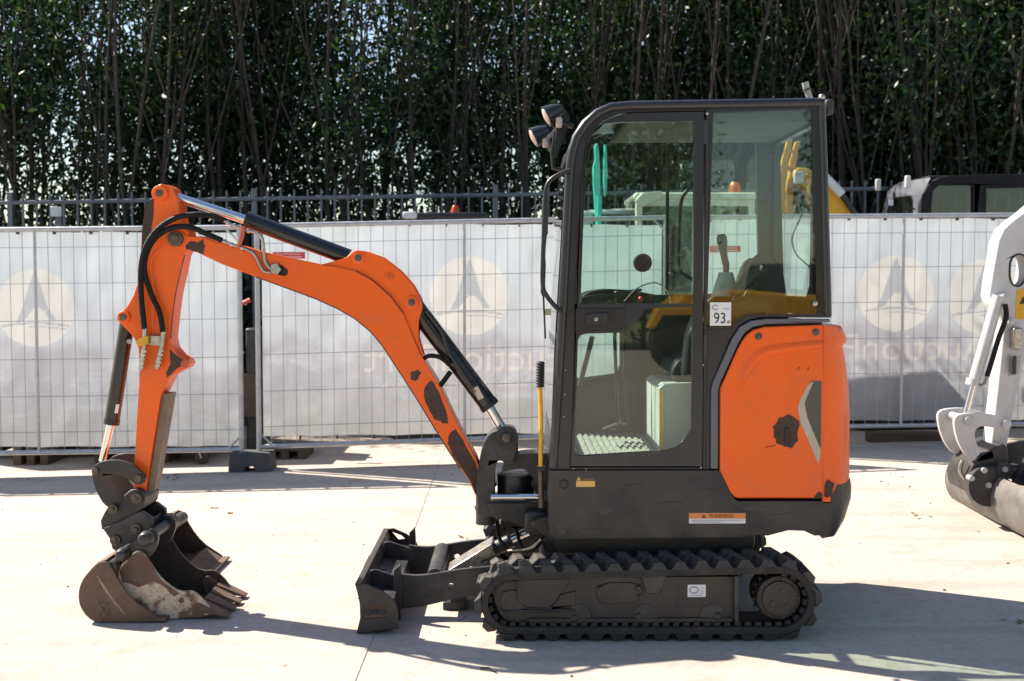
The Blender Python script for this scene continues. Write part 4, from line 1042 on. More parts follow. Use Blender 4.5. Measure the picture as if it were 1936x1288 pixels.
# ---- cab
YC = 5.17; YCF = YF - .03
cab_out = [(1040, 888), (1043, 820), (1058, 580), (1071, 320), (1074, 285), (1082, 256), (1100, 228), (1124, 207), (1150, 196), (1185, 193), (1548, 187), (1558, 192), (1561, 215), (1571, 601), (1452, 600), (1418, 604), (1398, 615), (1380, 642), (1346, 724), (1342, 738), (1342, 888)]
door_hole = [(1077, 884), (1083, 780), (1102, 320), (1106, 284), (1118, 252), (1140, 228), (1168, 216), (1200, 212), (1334, 209), (1329, 884)]
win_hole = [(1349, 212), (1546, 206), (1557, 594), (1446, 594), (1412, 599), (1392, 610), (1382, 622), (1336, 624)]
cf = part('cab_frame', M().prism(px(cab_out, YC), YC, YC + .055, [px(door_hole, YC), px(win_hole, YC)]), CHAR, EX, bevel=.009, seg=3)
# rounded outer tube along front post and roof
tubep = [(1046, 884), (1064, 580), (1077, 320), (1081, 290), (1090, 260), (1108, 234), (1130, 214), (1155, 203), (1190, 200), (1552, 194), (1556, 196)]
part('frame_tube', M().tube(path(tubep, YC + .002), .021, 14), CHAR, cf)
part('frame_tube', M().tube(path([(1553, 196), (1557, 300), (1565, 598)], YC + .004), .018, 14), CHAR, cf)
far_holeA = [(1098, 560), (1104, 400), (1112, 300), (1122, 262), (1150, 250), (1430, 250), (1435, 545), (1340, 556)]
far_holeB = chaikin([(1458, 252), (1540, 250), (1543, 530), (1528, 560), (1482, 560), (1466, 540), (1459, 470)], 1)
far_holeC = [(1086, 700), (1094, 615), (1172, 610), (1172, 690), (1166, 706), (1092, 716)]
cab_far = [(x, z) for x, z in px(cab_out, YC)]
ff_ = part('cab_frame', M().prism(cab_far, YCF - .045, YCF, [px(far_holeA, YCF - .045), px(far_holeC, YCF - .045)]), CHAR, EX, bevel=.004, label='far side frame of the cab')
part('cab_window', M().prism(px(far_holeA, YCF - .045), YCF - .025, YCF - .020), GLASS_LIGHT, ff_)
part('cab_window', M().prism(px(far_holeC, YCF - .045), YCF - .025, YCF - .020), GLASS_LIGHT, ff_)
part('window_divider', M().box((P(1262, 400, YCF - .06).x, YCF - .055, (P(1262, 268, YCF).z + P(1262, 556, YCF).z) / 2), (.016, .016, P(1262, 268, YCF).z - P(1262, 556, YCF).z)), BLACK, ff_)
part('window_divider', M().tube(path([(1110, 268), (1262, 268)], YCF - .05), .004, 6), BLACK, ff_)
# roof skin
roofp = [(1084, 262), (1100, 228), (1124, 207), (1150, 196), (1185, 193), (1550, 187), (1553, 199), (1186, 205), (1155, 208), (1131, 217), (1110, 236), (1095, 264)]
part('cab_roof', M().prism(px(roofp, YC), YC + .057, YCF - .047), CHAR, EX, bevel=.006)
part('roof_lining', M().prism(px([(1190, 206), (1545, 200), (1545, 226), (1190, 226)], YC), YC + .060, YCF - .05), mat('dark_headliner', (.10, .10, .09), .8), EX, bevel=.01)
# front windscreen (faces left): frame posts at both sides are the side frames; two panes
def sheet_y(pts, y0, y1, mt, nm, par):
    a = path(pts, YC); n = len(a)
    return part(nm, M().add([(p.x, y0, p.z) for p in a] + [(p.x, y1, p.z) for p in a], [(i, i + 1, n + i + 1, n + i) for i in range(n - 1)]), mt, par)
def strip_y(pts, th, y0, y1, mt, nm, par, bev=0):
    a = path(pts, YC); m = M(); pl = [(p.x, p.z) for p in a]; pr = pl + [(x + th, z) for x, z in reversed(pl)]
    return part(nm, m.prism(pr, y0, y1), mt, par, bevel=bev)
wsp = [(1049, 640), (1066, 320), (1074, 270)]
sheet_y([(1050, 640), (1064, 400), (1071, 300)], YC + .057, YCF - .047, GLASS_LIGHT, 'windscreen', EX)
sheet_y([(1043, 815), (1049, 655)], YC + .057, YCF - .047, GLASS_LIGHT, 'lower_windscreen', EX)
strip_y([(1049, 656), (1050, 640)], .03, YC + .056, YCF - .046, CHAR, 'windscreen_rail', EX, .003)
strip_y([(1039, 888), (1043, 815)], .03, YC + .056, YCF - .046, CHAR, 'front_sill', EX, .004)
strip_y([(1071, 300), (1077, 272), (1086, 258)], .03, YC + .056, YCF - .046, CHAR, 'front_header', EX, .004)
# rear wall (faces right) with window
xr = P(1556, 400, YC).x
ya, yb = YC + .056, YCF - .046; zl, zs, zt, zz_ = P(0, 598, YC).z, 1.515, P(0, 232, YC).z, P(0, 212, YC).z
rwf = part('rear_frame', M(), CHAR, EX)
hole = [(ya + .05, zs + .05), (ya + .11, zs), (yb - .10, zs), (yb - .03, zs + .06), (yb - .03, zt - .03), (yb - .06, zt), (ya + .07, zt), (ya + .04, zt - .03)]
mm = M().prism([(ya, zl), (yb, zl), (yb, zz_), (ya, zz_)], 0, .03, [hole]); mm.v = [(xr + y_ - .03, x_, z_) for x_, y_, z_ in mm.v]
rwf.data = to_mesh('rear_frame', mm, CHAR, 30, LOC[EX.name])
part('rear_window', M().add([(xr - .012, y_, z_) for y_, z_ in hole], [tuple(range(len(hole)))]), GLASS_LIGHT, rwf)
# door
door_out = [(1078, 882), (1084, 780), (1103, 320), (1107, 285), (1119, 254), (1141, 230), (1169, 218), (1200, 214), (1331, 211), (1327, 882)]
up_hole = [(1088, 574), (1096, 420), (1106, 300), (1112, 262), (1124, 243), (1143, 234), (1175, 231), (1313, 229), (1311, 574)]
lo_hole = [(1086, 850), (1089, 740), (1092, 645), (1098, 634), (1110, 631), (1180, 629), (1190, 622), (1206, 606), (1216, 592), (1218, 583), (1310, 581), (1307, 812), (1278, 847), (1262, 852), (1100, 862), (1090, 860)]
YD = YC - .012
do = part('cab_door', M().prism(px(door_out, YD), YD, YD + .035, [px(up_hole, YD), px(lo_hole, YD)]), CHAR, EX, bevel=.005)
part('door_glass', M().prism(px(up_hole, YD), YD + .010, YD + .015), GLASS, do)
part('door_glass', M().prism(px(lo_hole, YD), YD + .010, YD + .015), GLASS, do)
part('door_seal', M().prism(px([(1084, 778), (1100, 330), (1104, 330), (1088, 778)], YD), YD - .002, YD + .002), BLACK, do)
hp = part('door_handle', M().prism(px([(1088, 583), (1181, 583), (1181, 620), (1176, 624), (1088, 628)], YD), YD - .006, YD + .004), BLACK, do, bevel=.003)
part('handle_paddle', M().prism(px([(1108, 594), (1148, 590), (1148, 614), (1109, 613)], YD), YD - .018, YD - .005), CHAR, hp, bevel=.004)
part('handle_recess', M().prism(px([(1149, 588), (1164, 587), (1163, 613), (1149, 614)], YD), YD - .008, YD - .0055), BLACK_GLOSS, hp)
part('key_lock', M().cyl(P(1127, 604, YD - .016), P(1127, 604, YD - .022), .0095, n=16), STEEL, hp)
c = P(1215, 497, YD)
part('door_stop', M().lathe((c.x, YD + .012, c.z), (c.x, YD - 1, c.z), [(0, .042), (.016, .042), (.022, .038), (.018, .026), (.018, .024), (.026, .022), (.026, .012), (.032, .010)], 32), RUBBER, do)
for zz in (250, 655): part('hinge', M().tube(path([(1334, zz - 22), (1333, zz + 22)], YC - .008), .010, 10), CHAR, cf)
part('hinge_rod', M().tube(path([(1337, 212), (1331, 884)], YC - .004), .008, 8), BLACK, cf)
part('hinge_bolt', M().sphere(P(1337, 215, YC - .012), .009), STEEL, cf)
for a, b in ((1069, 700), (1068, 746), (1066, 788), (1062, 640)): part('hinge_bolt', M().sphere(P(a, b, YC - .002), .004, 8), STEEL, cf)
for a, b in ((1084, 886), (1108, 887), (1325, 884), (1330, 690)): part('hinge_bolt', M().sphere(P(a, b, YC - .004), .006, 8), STEEL, cf)
# fixed rear side window
rw = part('cab_window', M().prism(px(win_hole, YC), YC + .006, YC + .011), GLASS, cf)
fritp = [(1350, 230), (1528, 226), (1545, 212), (1549, 212)]
frit = px([(1348, 211), (1547, 205), (1558, 595), (1336, 625)], YC)
part('window_frit', M().prism(px([(1345, 622), (1380, 621), (1392, 609), (1412, 598), (1446, 593), (1557, 593), (1556, 570), (1440, 572), (1350, 575)][0:0] or [(1336, 624), (1382, 622), (1392, 610), (1412, 599), (1446, 594), (1446, 590), (1410, 594), (1388, 604), (1376, 616), (1337, 618)], YC), YC + .002, YC + .005), BLACK_GLOSS, cf)
part('window_frit', M().prism(px([(1534, 207), (1546, 206), (1557, 594), (1546, 594), (1544, 560)], YC), YC + .002, YC + .005), BLACK_GLOSS, cf)
c = P(1541, 574, YC); part('window_button', M().lathe((c.x, YC + .004, c.z), (c.x, YC - 1, c.z), [(0, .012), (.006, .012), (.008, .006)], 16), STEEL, cf)
# 93 dB sticker
c = P(1362, 594, YC)
st = part('sound_label', M().box((c.x, YC - .002, c.z), (40 * YC / F, .002, 44 * YC / F)), WHITE_STICK, cf, label='white 93 dB sound label')
part('lettering', text_m('93', .048, c.x - .004, c.z - .018, YC - .0045, False, .052), INK, st, smooth=0)
part('lettering', text_m('dB', .012, c.x + .036, c.z - .036, YC - .0045), INK, st, smooth=0)
part('lettering', text_m('Lwa', .012, c.x + .025, c.z + .026, YC - .0045), INK_GREY, st, smooth=0)
part('lettering', M().prism([(c.x - .024 + .015 * math.cos(a), c.z + .030 + .013 * math.sin(a)) for a in np.linspace(.5, 5.8, 12)] + [(c.x - .024 + .010 * math.cos(a), c.z + .030 + .008 * math.sin(a)) for a in np.linspace(5.8, .5, 12)], YC - .0048, YC - .0042), INK_GREY, st, smooth=0)
# front grab rail, wiper, lamps, lever
part('grab_rail', M().tube(spline(path([(1078, 322), (1062, 328), (1044, 338), (1034, 352), (1031, 375), (1028, 450), (1026, 535), (1034, 560), (1054, 584), (1062, 590)], YC - .035), 5), .0105, 12), BLACK, EX)
wi = part('wiper', M().tube(path([(1031, 640, 5.5), (1027, 552, 5.45), (1030, 470, 5.45), (1038, 380, 5.45)], 5.5), .005, 6), BLACK, EX)
part('wiper_blade', M().prism(px([(1025, 560), (1022, 552), (1023, 500), (1029, 462), (1032, 500), (1030, 556)], 5.44), 5.43, 5.45), BLACK, wi)
part('wiper_motor', M().box(P(1036, 590, 5.5), (.03, .07, .03)), STEEL, wi)
br = part('lamp_bracket', M().prism(px([(1056, 215), (1070, 208), (1078, 225), (1066, 262), (1052, 300), (1046, 300), (1050, 258)], 5.4), 5.40, 5.41), BLACK, EX, bevel=.002)
part('bracket_arm', M().tube(path([(1050, 250), (1044, 290), (1046, 318), (1062, 322)], 5.42), .010, 8), BLACK, br)
part('bracket_arm', M().tube(path([(1056, 240, 5.42), (1036, 262, 5.7), (1040, 285, 5.9)], 5.42), .009, 8), BLACK, br)
part('bracket_arm', M().tube(path([(1062, 232), (1084, 240)], 5.40), .012, 8), BLACK, br)
for (a, b, yy, s) in ((1046, 214, 5.38, 1.), (1021, 254, 5.88, .96)):
    cc = P(a, b, yy); d = Vector((-.80, -.12, -.42)).normalized(); r = 20 * s * yy / F
    lp = part('work_lamp', M().lathe(cc - d * r * 1.0, cc + d, [(0, r * .25), (r * .15, r * .55), (r * .9, r * .86), (r * 1.7, r), (r * 1.78, r)], 24), CHAR, EX, label=('upper' if s == 1 else 'lower') + ' work lamp at the front of the roof')
    part('lens', M().lathe(cc + d * r * .72, cc + d * 2, [(0, r * .82), (r * .10, r * .78), (r * .2, r * .45), (r * .22, .002)], 24), PINK, lp)
    part('lamp_foot', M().box(cc - d * r * .1 + Vector((.022, -.03, -.05)), (.032, .02, .05)), PINK, lp, bevel=.008)
lv = part('yellow_rod', M().tube(path([(1021, 728), (1023, 800), (1022, 885)], 5.20), .0105, 12), YELLOW, EX, label='yellow rod with a black ribbed grip in front of the cab')
part('grip', M().lathe(P(1021, 732, 5.20), P(1022, 684, 5.20), [(x, .021 if k % 2 else .0165) for k, x in enumerate(np.linspace(0, .115, 19))] + [(.118, .015)], 14), RUBBER, lv)
part('rod_socket', M().tube(path([(1022, 882), (1023, 960)], 5.20), .012, 12), PIN, lv)
part('rod_clamp', M().box(P(1022, 886, 5.21), (.045, .05, .022)), BLACK, lv, bevel=.004)
part('yellow_panel', M().box(P(1042, 850, 5.62), (.01, .14, .16)), YELLOW, EX, bevel=.003)
part('mirror', M().box(P(1030, 410, 5.95), (.03, .13, .20)), BLACK, EX, bevel=.012)
# roof rear fittings
ep = part('exhaust_tip', M().tube(path([(1522, 156), (1526, 172), (1533, 190)], 5.45), [.017, .016, .014], 12), GREYW, EX)
part('clip', M().tube(path([(1525, 168), (1526, 172)], 5.45), .020, 12), PIN, ep)
part('roof_knob', M().sphere(P(1554, 184, YC), .016), STEEL, EX)
part('rear_marker', M().box(P(1566, 203, 5.25), (.04, .05, .07)), IRON_BROWN, EX, bevel=.012)
# ---- cab interior
FZ = P(0, 884, YC).z
part('floor_mat', M().box(((P(1085, 0, YC).x + P(1300, 0, YC).x) / 2, 5.62, FZ + .03), (.52, .82, .02)), MATM, EX)
ribm = to_mesh('mat_rib', M().box((0, 0, 0), (.014, .80, .008)), MATM, 0)
for k in range(16): inst('mat_rib', ribm, EX, Matrix.Translation((P(1092, 0, YC).x + k * .031, 5.62, FZ + .044)))
part('cab_floor', M().box((.72, 5.62, FZ + .0), (1.06, .86, .03)), BLACK, EX)
part('inner_panel', M().prism(px([(1180, 640), (1345, 600), (1345, 884), (1085, 884), (1085, 725), (1175, 715)], YCF - .05), YCF - .066, YCF - .05), IRON_BROWN, EX)
sb = part('seat_box', M().prism(px([(1246, 735), (1256, 726), (1306, 724), (1400, 724), (1400, 880), (1246, 880)], 5.32), 5.32, 5.85), GREYW, EX, bevel=.02, seg=3)
part('safety_stripe', M().prism(px([(1247, 738), (1256, 738), (1256, 872), (1247, 872)], 5.32), 5.316, 5.325), YELLOW, sb)
se = part('seat_cushion', M().prism(px(chaikin([(1270, 700), (1285, 676), (1400, 670), (1410, 724), (1272, 724)], 1), 5.38), 5.38, 5.84), SEAT, EX, bevel=.02, seg=3)
part('backrest', M().prism(px(chaikin([(1395, 690), (1412, 560), (1425, 510), (1440, 486), (1462, 484), (1478, 505), (1490, 600), (1490, 700)], 1), 5.45), 5.42, 5.82), SEAT, EX, bevel=.03, seg=3)
cs = part('side_console', M().prism(px(chaikin([(1290, 690), (1300, 615), (1340, 590), (1388, 565), (1440, 560), (1470, 600), (1470, 720), (1290, 720)], 1), 5.28), 5.24, 5.34), BLACK, EX, bevel=.012)
part('side_console', M().prism(px(chaikin([(1290, 690), (1300, 615), (1340, 560), (1388, 545), (1440, 560), (1470, 600), (1470, 720), (1290, 720)], 1), 5.86), 5.84, 5.96), BLACK, EX, bevel=.012)
part('armrest', M().tube(path([(1440, 500, 5.3), (1410, 532, 5.3), (1385, 560, 5.3)], 5.3), [.045, .032, .022], 14), SEAT, cs)
c = P(1443, 497, 5.26)
part('armrest_pivot', M().lathe((c.x, 5.29, c.z), (c.x, 4, c.z), [(0, .046), (.03, .046), (.036, .040), (.036, .012), (.042, .010)], 28), RUBBER, cs)
js = part('joystick', M().tube(path([(1372, 560), (1373, 500), (1366, 470)], 5.6), [.012, .016, .018], 12), BLACK_GLOSS, EX)
part('grip', M().lathe(P(1371, 500, 5.6), P(1364, 446, 5.6), [(0, .014), (.05, .018), (.11, .026), (.135, .026), (.15, .016)], 16), BLACK_GLOSS, js)
part('boot', M().tube(path([(1372, 560), (1372, 515)], 5.6), [.07, .035], 16), GREYW, js)
js2 = part('joystick', M().tube(path([(1405, 560, 5.32), (1422, 520, 5.32)], 5.32), .009, 10), CHROME, EX)
part('lever', M().tube(path([(1393, 562), (1412, 545)], 5.30), .008, 8), CHROME, js2)
for q, yy in ((1168, 5.56), (1185, 5.68)):
    tl = part('travel_lever', M().tube(path([(q, 800, yy), (q - 6, 640, yy), (q - 2, 560, yy)], yy), .009, 8), BLACK, EX)
    part('knob', M().sphere(P(q - 2, 556, yy), .018), BLUE if False else BLACK, tl)
    part('pedal', M().box(P(q - 10, 806, yy), (.10, .07, .012), Matrix.Rotation(R(-20), 3, 'Y')), IRON, tl)
db = part('front_console', M().prism(px(chaikin([(1092, 572), (1098, 552), (1160, 544), (1250, 560), (1252, 580), (1095, 582)], 1), 5.85), 5.62, 5.98), BLACK, EX, bevel=.01)
part('rim', M().tube([P(1150, 556, 5.6) + Vector((.16 * math.cos(a), .10 * math.sin(a), .02 * math.cos(a))) for a in np.linspace(0, 6.2832, 33)], .007, 8), BLACK_GLOSS, db)
part('cable', M().tube(spline(path([(1180, 570), (1205, 545), (1240, 535), (1262, 552), (1268, 575)], 5.5), 6), .004, 6), STEEL, EX)
part('red_button', M().sphere(P(1211, 565, 5.45), .012), RED, EX)
part('inner_grab_rail', M().tube(spline(path([(1312, 350), (1298, 362), (1288, 382), (1284, 440), (1284, 505), (1296, 520), (1312, 530)], 5.95), 5), .010, 10), BLACK, EX)
part('seat_belt_cable', M().tube(spline(path([(1524, 390, 5.9), (1510, 420, 5.9), (1498, 450, 5.9), (1505, 480, 5.9), (1530, 504, 5.95)], 5.9), 6), .005, 6), BLACK, EX)
part('front_kick_panel', M().box((P(1052, 0, YC).x + .03, 5.62, FZ + .08), (.05, .84, .12)), IRON, EX, bevel=.01)
for yy in (5.35, 5.75): part('footrest', M().tube(path([(1096, 730, yy), (1120, 636, yy)], yy), .012, 8), IRON_BROWN, EX)

# ---- boom
bY0, bY1 = 5.47, 5.61
boom_o = [(325, 441), (340, 434), (356, 447), (382, 447), (406, 457), (456, 464.5), (492, 476), (604, 500), (640, 505), (672, 512), (704, 530), (738, 560), (762, 592), (778, 630), (794, 668), (831, 729), (864, 800), (902, 869), (910, 900), (916, 935), (906, 950), (896, 930), (885, 905), (852, 859), (818, 804), (785, 750), (747, 691), (722, 653), (701, 628), (671, 603), (638, 584), (596, 565), (546, 546.5), (483, 523.5), (420, 500), (397, 489), (374, 478), (356, 473), (338, 470), (322, 462), (319, 450)]
slotp = [(516, 505), (522, 499), (535, 503), (544, 510), (544, 518), (538, 522), (524, 519), (516, 514)]
bo = part('boom', M().prism(px(boom_o, bY0), bY0 + .0145, bY1 - .0145), ORANGE, EX)
part('boom_side', M().prism(px(boom_o, bY0), bY0, bY0 + .014, [px(slotp, bY0)]), ORANGE, bo, bevel=.0035)
part('boom_side', M().prism(px(boom_o, bY0), bY1 - .014, bY1), ORANGE, bo, bevel=.0035)
part('slot_shade', M().prism(px([(a + (a - 530) * .1, b + (b - 510) * .1) for a, b in slotp], bY0), bY0 + .0125, bY0 + .0142), BLACK, bo)  # black plate stands in for the shaded hollow of the boom
brk = [(600, 502), (630, 494), (655, 486), (664, 477), (674, 473), (692, 475), (722, 486), (755, 511), (780, 539), (795, 566), (799, 582), (792, 604), (790, 640), (801, 676), (794, 668), (778, 632), (760, 594), (736, 562), (704, 533), (672, 515), (640, 507)]
for yy in (bY0 + .012, bY1 - .032): part('cylinder_bracket', M().prism(px(brk, bY0), yy, yy + .020), ORANGE, bo, bevel=.003)
for (a, b, r, r_ring) in ((677, 488, 6.5, 12), (778, 572, 7, 13), (735, 524, 4, 8)):
    c = P(a, b, bY0); s = bY0 / F
    part('boss', M().lathe((c.x, bY0 + .02, c.z), (c.x, 0, c.z), [(0, r_ring * s), (.014, r_ring * s), (.016, r_ring * s * .9)], 24), ORANGE, bo)
    part('pin', M().lathe((c.x, bY0 + .02, c.z), (c.x, 0, c.z), [(0, r * s), (.020, r * s), (.022, r * s * .6)], 16), PIN if r > 5 else ORANGE_DULL, bo)
c = P(333, 452, bY0); part('pin', M().lathe((c.x, bY1 + .02, c.z), (c.x, 0, c.z), [(0, .036), (.18, .036), (.182, .024), (.19, .02)], 24), PIN, bo)
c = P(333, 452, bY0)
yy = bY0
part('paint_loss', M().prism(rough_poly([(776, 704), (790, 699), (796, 705), (790, 716), (785, 722), (777, 716)], yy, 1.2, 3, 21), yy - .0012, yy + .002), BARE, bo, smooth=0)
part('paint_loss', M().prism(rough_poly([(803, 732), (815, 720), (822, 728), (832, 748), (842, 776), (848, 800), (838, 800), (822, 792), (808, 770), (801, 748)], yy, 1.3, 3, 22), yy - .0012, yy + .002), BARE, bo, smooth=0)
part('paint_loss', M().prism(rough_poly([(850, 818), (862, 812), (872, 826), (884, 850), (896, 872), (906, 898), (909, 930), (902, 938), (889, 908), (856, 862), (846, 838)], yy, 1.4, 3, 23), yy - .0012, yy + .002), BARE, bo, smooth=0)
part('paint_loss', M().prism(rough_poly([(352, 462), (362, 455), (374, 458), (384, 452), (388, 466), (384, 480), (370, 476), (352, 471)], yy, 1.3, 3, 24), yy - .0012, yy + .002), BARE, bo, smooth=0)
part('edge_wear', M().tube(path([(870, 886), (852, 859), (818, 804), (785, 750), (747, 691), (722, 653), (701, 628), (671, 603), (638, 584), (596, 565), (546, 546.5), (483, 523.5)], bY0 + .001), .0028, 6), BARE, bo)
part('edge_wear', M().tube(path([(672, 512), (704, 530), (738, 560), (762, 592)], bY0 + .0005), .0022, 6), BARE, bo)
# ---- dipper arm
dY0, dY1 = 5.475, 5.605
dip = [(303, 348), (318, 350), (327, 356), (334, 372), (340, 402), (344, 422), (356, 438), (359, 455), (354, 470), (348, 482), (344, 503), (332, 556), (326, 600), (322, 640), (326, 658), (338, 673), (352, 680), (356, 688), (351, 697), (338, 703), (322, 712), (314, 728), (304, 748), (275, 930), (262, 927), (252, 923), (255, 860), (258, 806), (262, 740), (265, 690), (262, 660), (254, 640), (242, 626), (230, 614), (224, 602), (228, 592), (240, 580), (252, 560), (262, 530), (266, 480), (268, 436), (277, 392), (290, 370), (290, 358)]
di = part('dipper_arm', M().prism(px(dip, dY0), dY0, dY1), ORANGE, EX, bevel=.005)
part('arm_rib', M().tube(spline(path([(290, 620), (292, 560), (285, 500), (296, 478), (306, 470)], dY0), 6), .005, 6), ORANGE, di)
s = dY0 / F
for (a, b, r, rr) in ((303, 366, 7, 15), (235, 600, 6.5, 12)):
    c = P(a, b, dY0)
    part('boss', M().lathe((c.x, dY0 + .01, c.z), (c.x, 0, c.z), [(0, rr * s), (.022, rr * s), (.025, rr * s * .9)], 24), ORANGE, di)
    part('pin', M().lathe((c.x, dY0, c.z), (c.x, 0, c.z), [(0, r * s), (.02, r * s), (.022, r * s * .6)], 16), PIN, di)
part('pin', M().lathe(P(351, 689, dY0) + Vector((-.01, .02, 0)), P(351, 689, 0), [(0, .02), (.022, .02), (.024, .012)], 16), ORANGE_DULL, di)
part('paint_loss', M().prism(rough_poly([(276, 388), (292, 374), (290, 410), (286, 440), (282, 470), (270, 488), (266, 500), (268, 440)], dY0, 1.0, 3, 31), dY0 - .001, dY0 + .002), BARE, di, smooth=0)
part('edge_wear', M().tube(path([(350, 482), (344, 503), (332, 556), (326, 600), (323, 640)], dY0 + .0005), .0022, 6), BARE, di)
part('paint_loss', M().prism(rough_poly([(322, 660), (334, 672), (350, 682), (352, 692), (340, 694), (328, 704), (316, 714), (314, 705), (322, 690)], dY0, .9, 3, 32), dY0 - .001, dY0 + .002), BARE, di, smooth=0)
part('arm_wear_plate', M().prism([(x + .002, z) for x, z in px([(304, 745), (320, 745), (289, 928), (276, 930)], dY0)], dY0 + .02, dY1 - .02), mat('sand_worn_steel', (.24, .18, .12), .6, col2=(.15, .11, .08), scale=14), di)
# ---- cylinders
def hyd(name, p0, p1, p2, rb, rr, Y, lab=None, bm=BLACK_GLOSS):
    b_ = part(name, M().tube(path([p0, p1], Y), rb, 24), bm, EX, label=lab)
    a = P(*p1, Y); c = P(*p0, Y); d = (a - c).normalized()
    part('gland', M().tube([a - d * .02, a + d * .006], rb * 1.06, 24), BLACK, b_)
    part('rod', M().tube([a - d * .05, P(*p2, Y)], rr, 20), CHROME, b_)
    return b_
hyd('arm_cylinder', (660, 487), (468, 416), (312, 366), .040, .0225, 5.54)
hb = hyd('boom_cylinder', (778, 572), (926, 768), (954, 818), .047, .024, 5.54)
part('cylinder_port', M().prism(px([(905, 745), (930, 748), (932, 765), (915, 775)], 5.5)[0:0] or px([(893, 735), (903, 730), (915, 752), (905, 757)], 5.48), 5.48, 5.5), STEEL, hb)
part('feed_pipe', M().tube(path([(806, 588), (836, 628), (850, 670), (900, 742)], 5.49), .011, 10), BLACK_GLOSS, hb)
part('hose', M().tube(spline(path([(798, 680, 5.5), (812, 673, 5.48), (832, 676, 5.48), (850, 690, 5.48)], 5.5), 6), .011, 10), HOSE, hb)
part('hose', M().tube(path([(832, 730), (852, 703)], 5.49), .013, 10), HOSE, hb)
hyd('bucket_cylinder', (241, 606), (211, 800), (194, 872), .036, .019, 5.54)
part('port', M().cyl(P(244, 646, 5.50), P(244, 646, 5.47), .012), STEEL, bpy.data.objects['bucket_cylinder'])
part('sticker', M().prism(px([(218, 765), (224, 765), (221, 782), (215, 782)], 5.49), 5.500, 5.504), WHITE_STICK, bpy.data.objects['bucket_cylinder'])
# ---- hoses and fittings on the arm
hY = 5.41
h1 = part('hose', M().tube(spline(path([(428, 418, 5.47), (400, 408, 5.45), (365, 406, 5.42), (330, 413, 5.41), (298, 434, 5.40), (276, 466, 5.40), (267, 505, 5.42), (267, 560, 5.43), (273, 622, 5.44)], hY), 7), .0135, 12), HOSE, EX)
h2 = part('hose', M().tube(spline(path([(420, 455, 5.45), (392, 443, 5.44), (360, 430, 5.42), (328, 430, 5.41), (298, 446, 5.41), (279, 474, 5.42), (273, 512, 5.43), (286, 556, 5.44), (302, 592, 5.44), (308, 628, 5.44)], hY), 7), .0135, 12), HOSE, EX)
for pts in ([(274, 620), (273, 656), (266, 700)], [(309, 627), (306, 655), (297, 697)]):
    part('hose_fitting', M().tube(path(pts, 5.44), [.012, .010, .012], 10), STEEL, EX)
    a = P(pts[1][0], pts[1][1] + 6, 5.44); b = P(*pts[2], 5.44); d = (b - a)
    for k in range(5): part('fitting_nut', M().tube([a + d * (k / 5), a + d * (k / 5 + .09)], .0145, 6), STEEL, h1)
part('valve_block', M().prism(px([(278, 634), (312, 636), (308, 655), (276, 652)], 5.45), 5.45, 5.475), STEEL, EX, bevel=.003)
part('yellow_cap', M().prism(px([(256, 648), (262, 640), (280, 634), (280, 651), (260, 655)], 5.43), 5.425, 5.45), YELLOW, EX, bevel=.005)
part('pipe', M().tube(spline(path([(424, 418), (450, 430), (476, 438), (492, 444), (498, 462), (500, 490), (508, 505), (520, 512)], 5.46), 5), .0075, 10), STEEL, EX)
part('pipe', M().tube(spline(path([(418, 454), (440, 463), (462, 470), (480, 480), (490, 498), (498, 512), (512, 516)], 5.455), 5), .0075, 10), STEEL, EX)
for a, b in ((430, 421), (444, 427), (470, 437), (425, 457), (438, 463), (458, 470)): part('pipe_nut', M().sphere(P(a, b, 5.46), .0125, 8), STEEL, EX)
part('pipe_clamp', M().prism(px([(512, 501), (524, 497), (532, 510), (524, 520), (512, 516)], 5.455), 5.45, 5.468), STEEL, EX, bevel=.003)
part('pipe_bracket', M().prism(px([(459, 428), (465, 430), (461, 452), (454, 470), (449, 470), (456, 448)], 5.47), 5.44, 5.47), ORANGE_DULL, EX, bevel=.002)

# ---- bucket link and quick coupler
link = chaikin([(173, 892), (178, 880), (190, 873), (213, 869), (240, 873), (262, 887), (275, 903), (272, 913), (262, 918), (250, 912), (236, 902), (222, 897), (210, 897), (206, 906), (212, 922), (224, 938), (234, 945), (212, 962), (196, 955), (182, 930), (175, 908)], 1)
for yy in (5.415, 5.625): part('bucket_link', M().prism(px(link, 5.415), yy, yy + .022), IRON_BROWN, EX, bevel=.004)
s = 5.41 / F
bl_ = bpy.data.objects['bucket_link']
for (a, b, r) in ((179, 892, 6), (260, 905, 7)):
    part('pin', M().cyl(P(a, b, 5.40), P(a, b, 5.40) + Vector((0, .26, 0)), r * s), PIN, bl_)
cp1 = [(190, 985), (196, 972), (206, 955), (234, 938), (246, 927), (258, 925), (268, 930), (274, 942), (270, 962), (250, 975), (222, 988), (204, 998), (192, 1002)]
cp2 = [(194, 1000), (222, 988), (252, 972), (268, 966), (286, 980), (288, 1000), (276, 1018), (250, 1030), (222, 1044), (212, 1038), (208, 1020)]
qc = part('quick_coupler', M().prism(px(cp1, 5.42), 5.42, 5.65), IRON_BROWN, EX, bevel=.006)
part('coupler_plate', M().prism(px(cp2, 5.40), 5.40, 5.43), IRON, qc, bevel=.004)
part('coupler_plate', M().prism(px(cp2, 5.40), 5.62, 5.65), IRON, qc, bevel=.004)
part('coupler_body', M().prism(px([(200, 1010), (280, 985), (286, 1005), (250, 1025), (222, 1038)], 5.40), 5.43, 5.62), BLACK, qc)
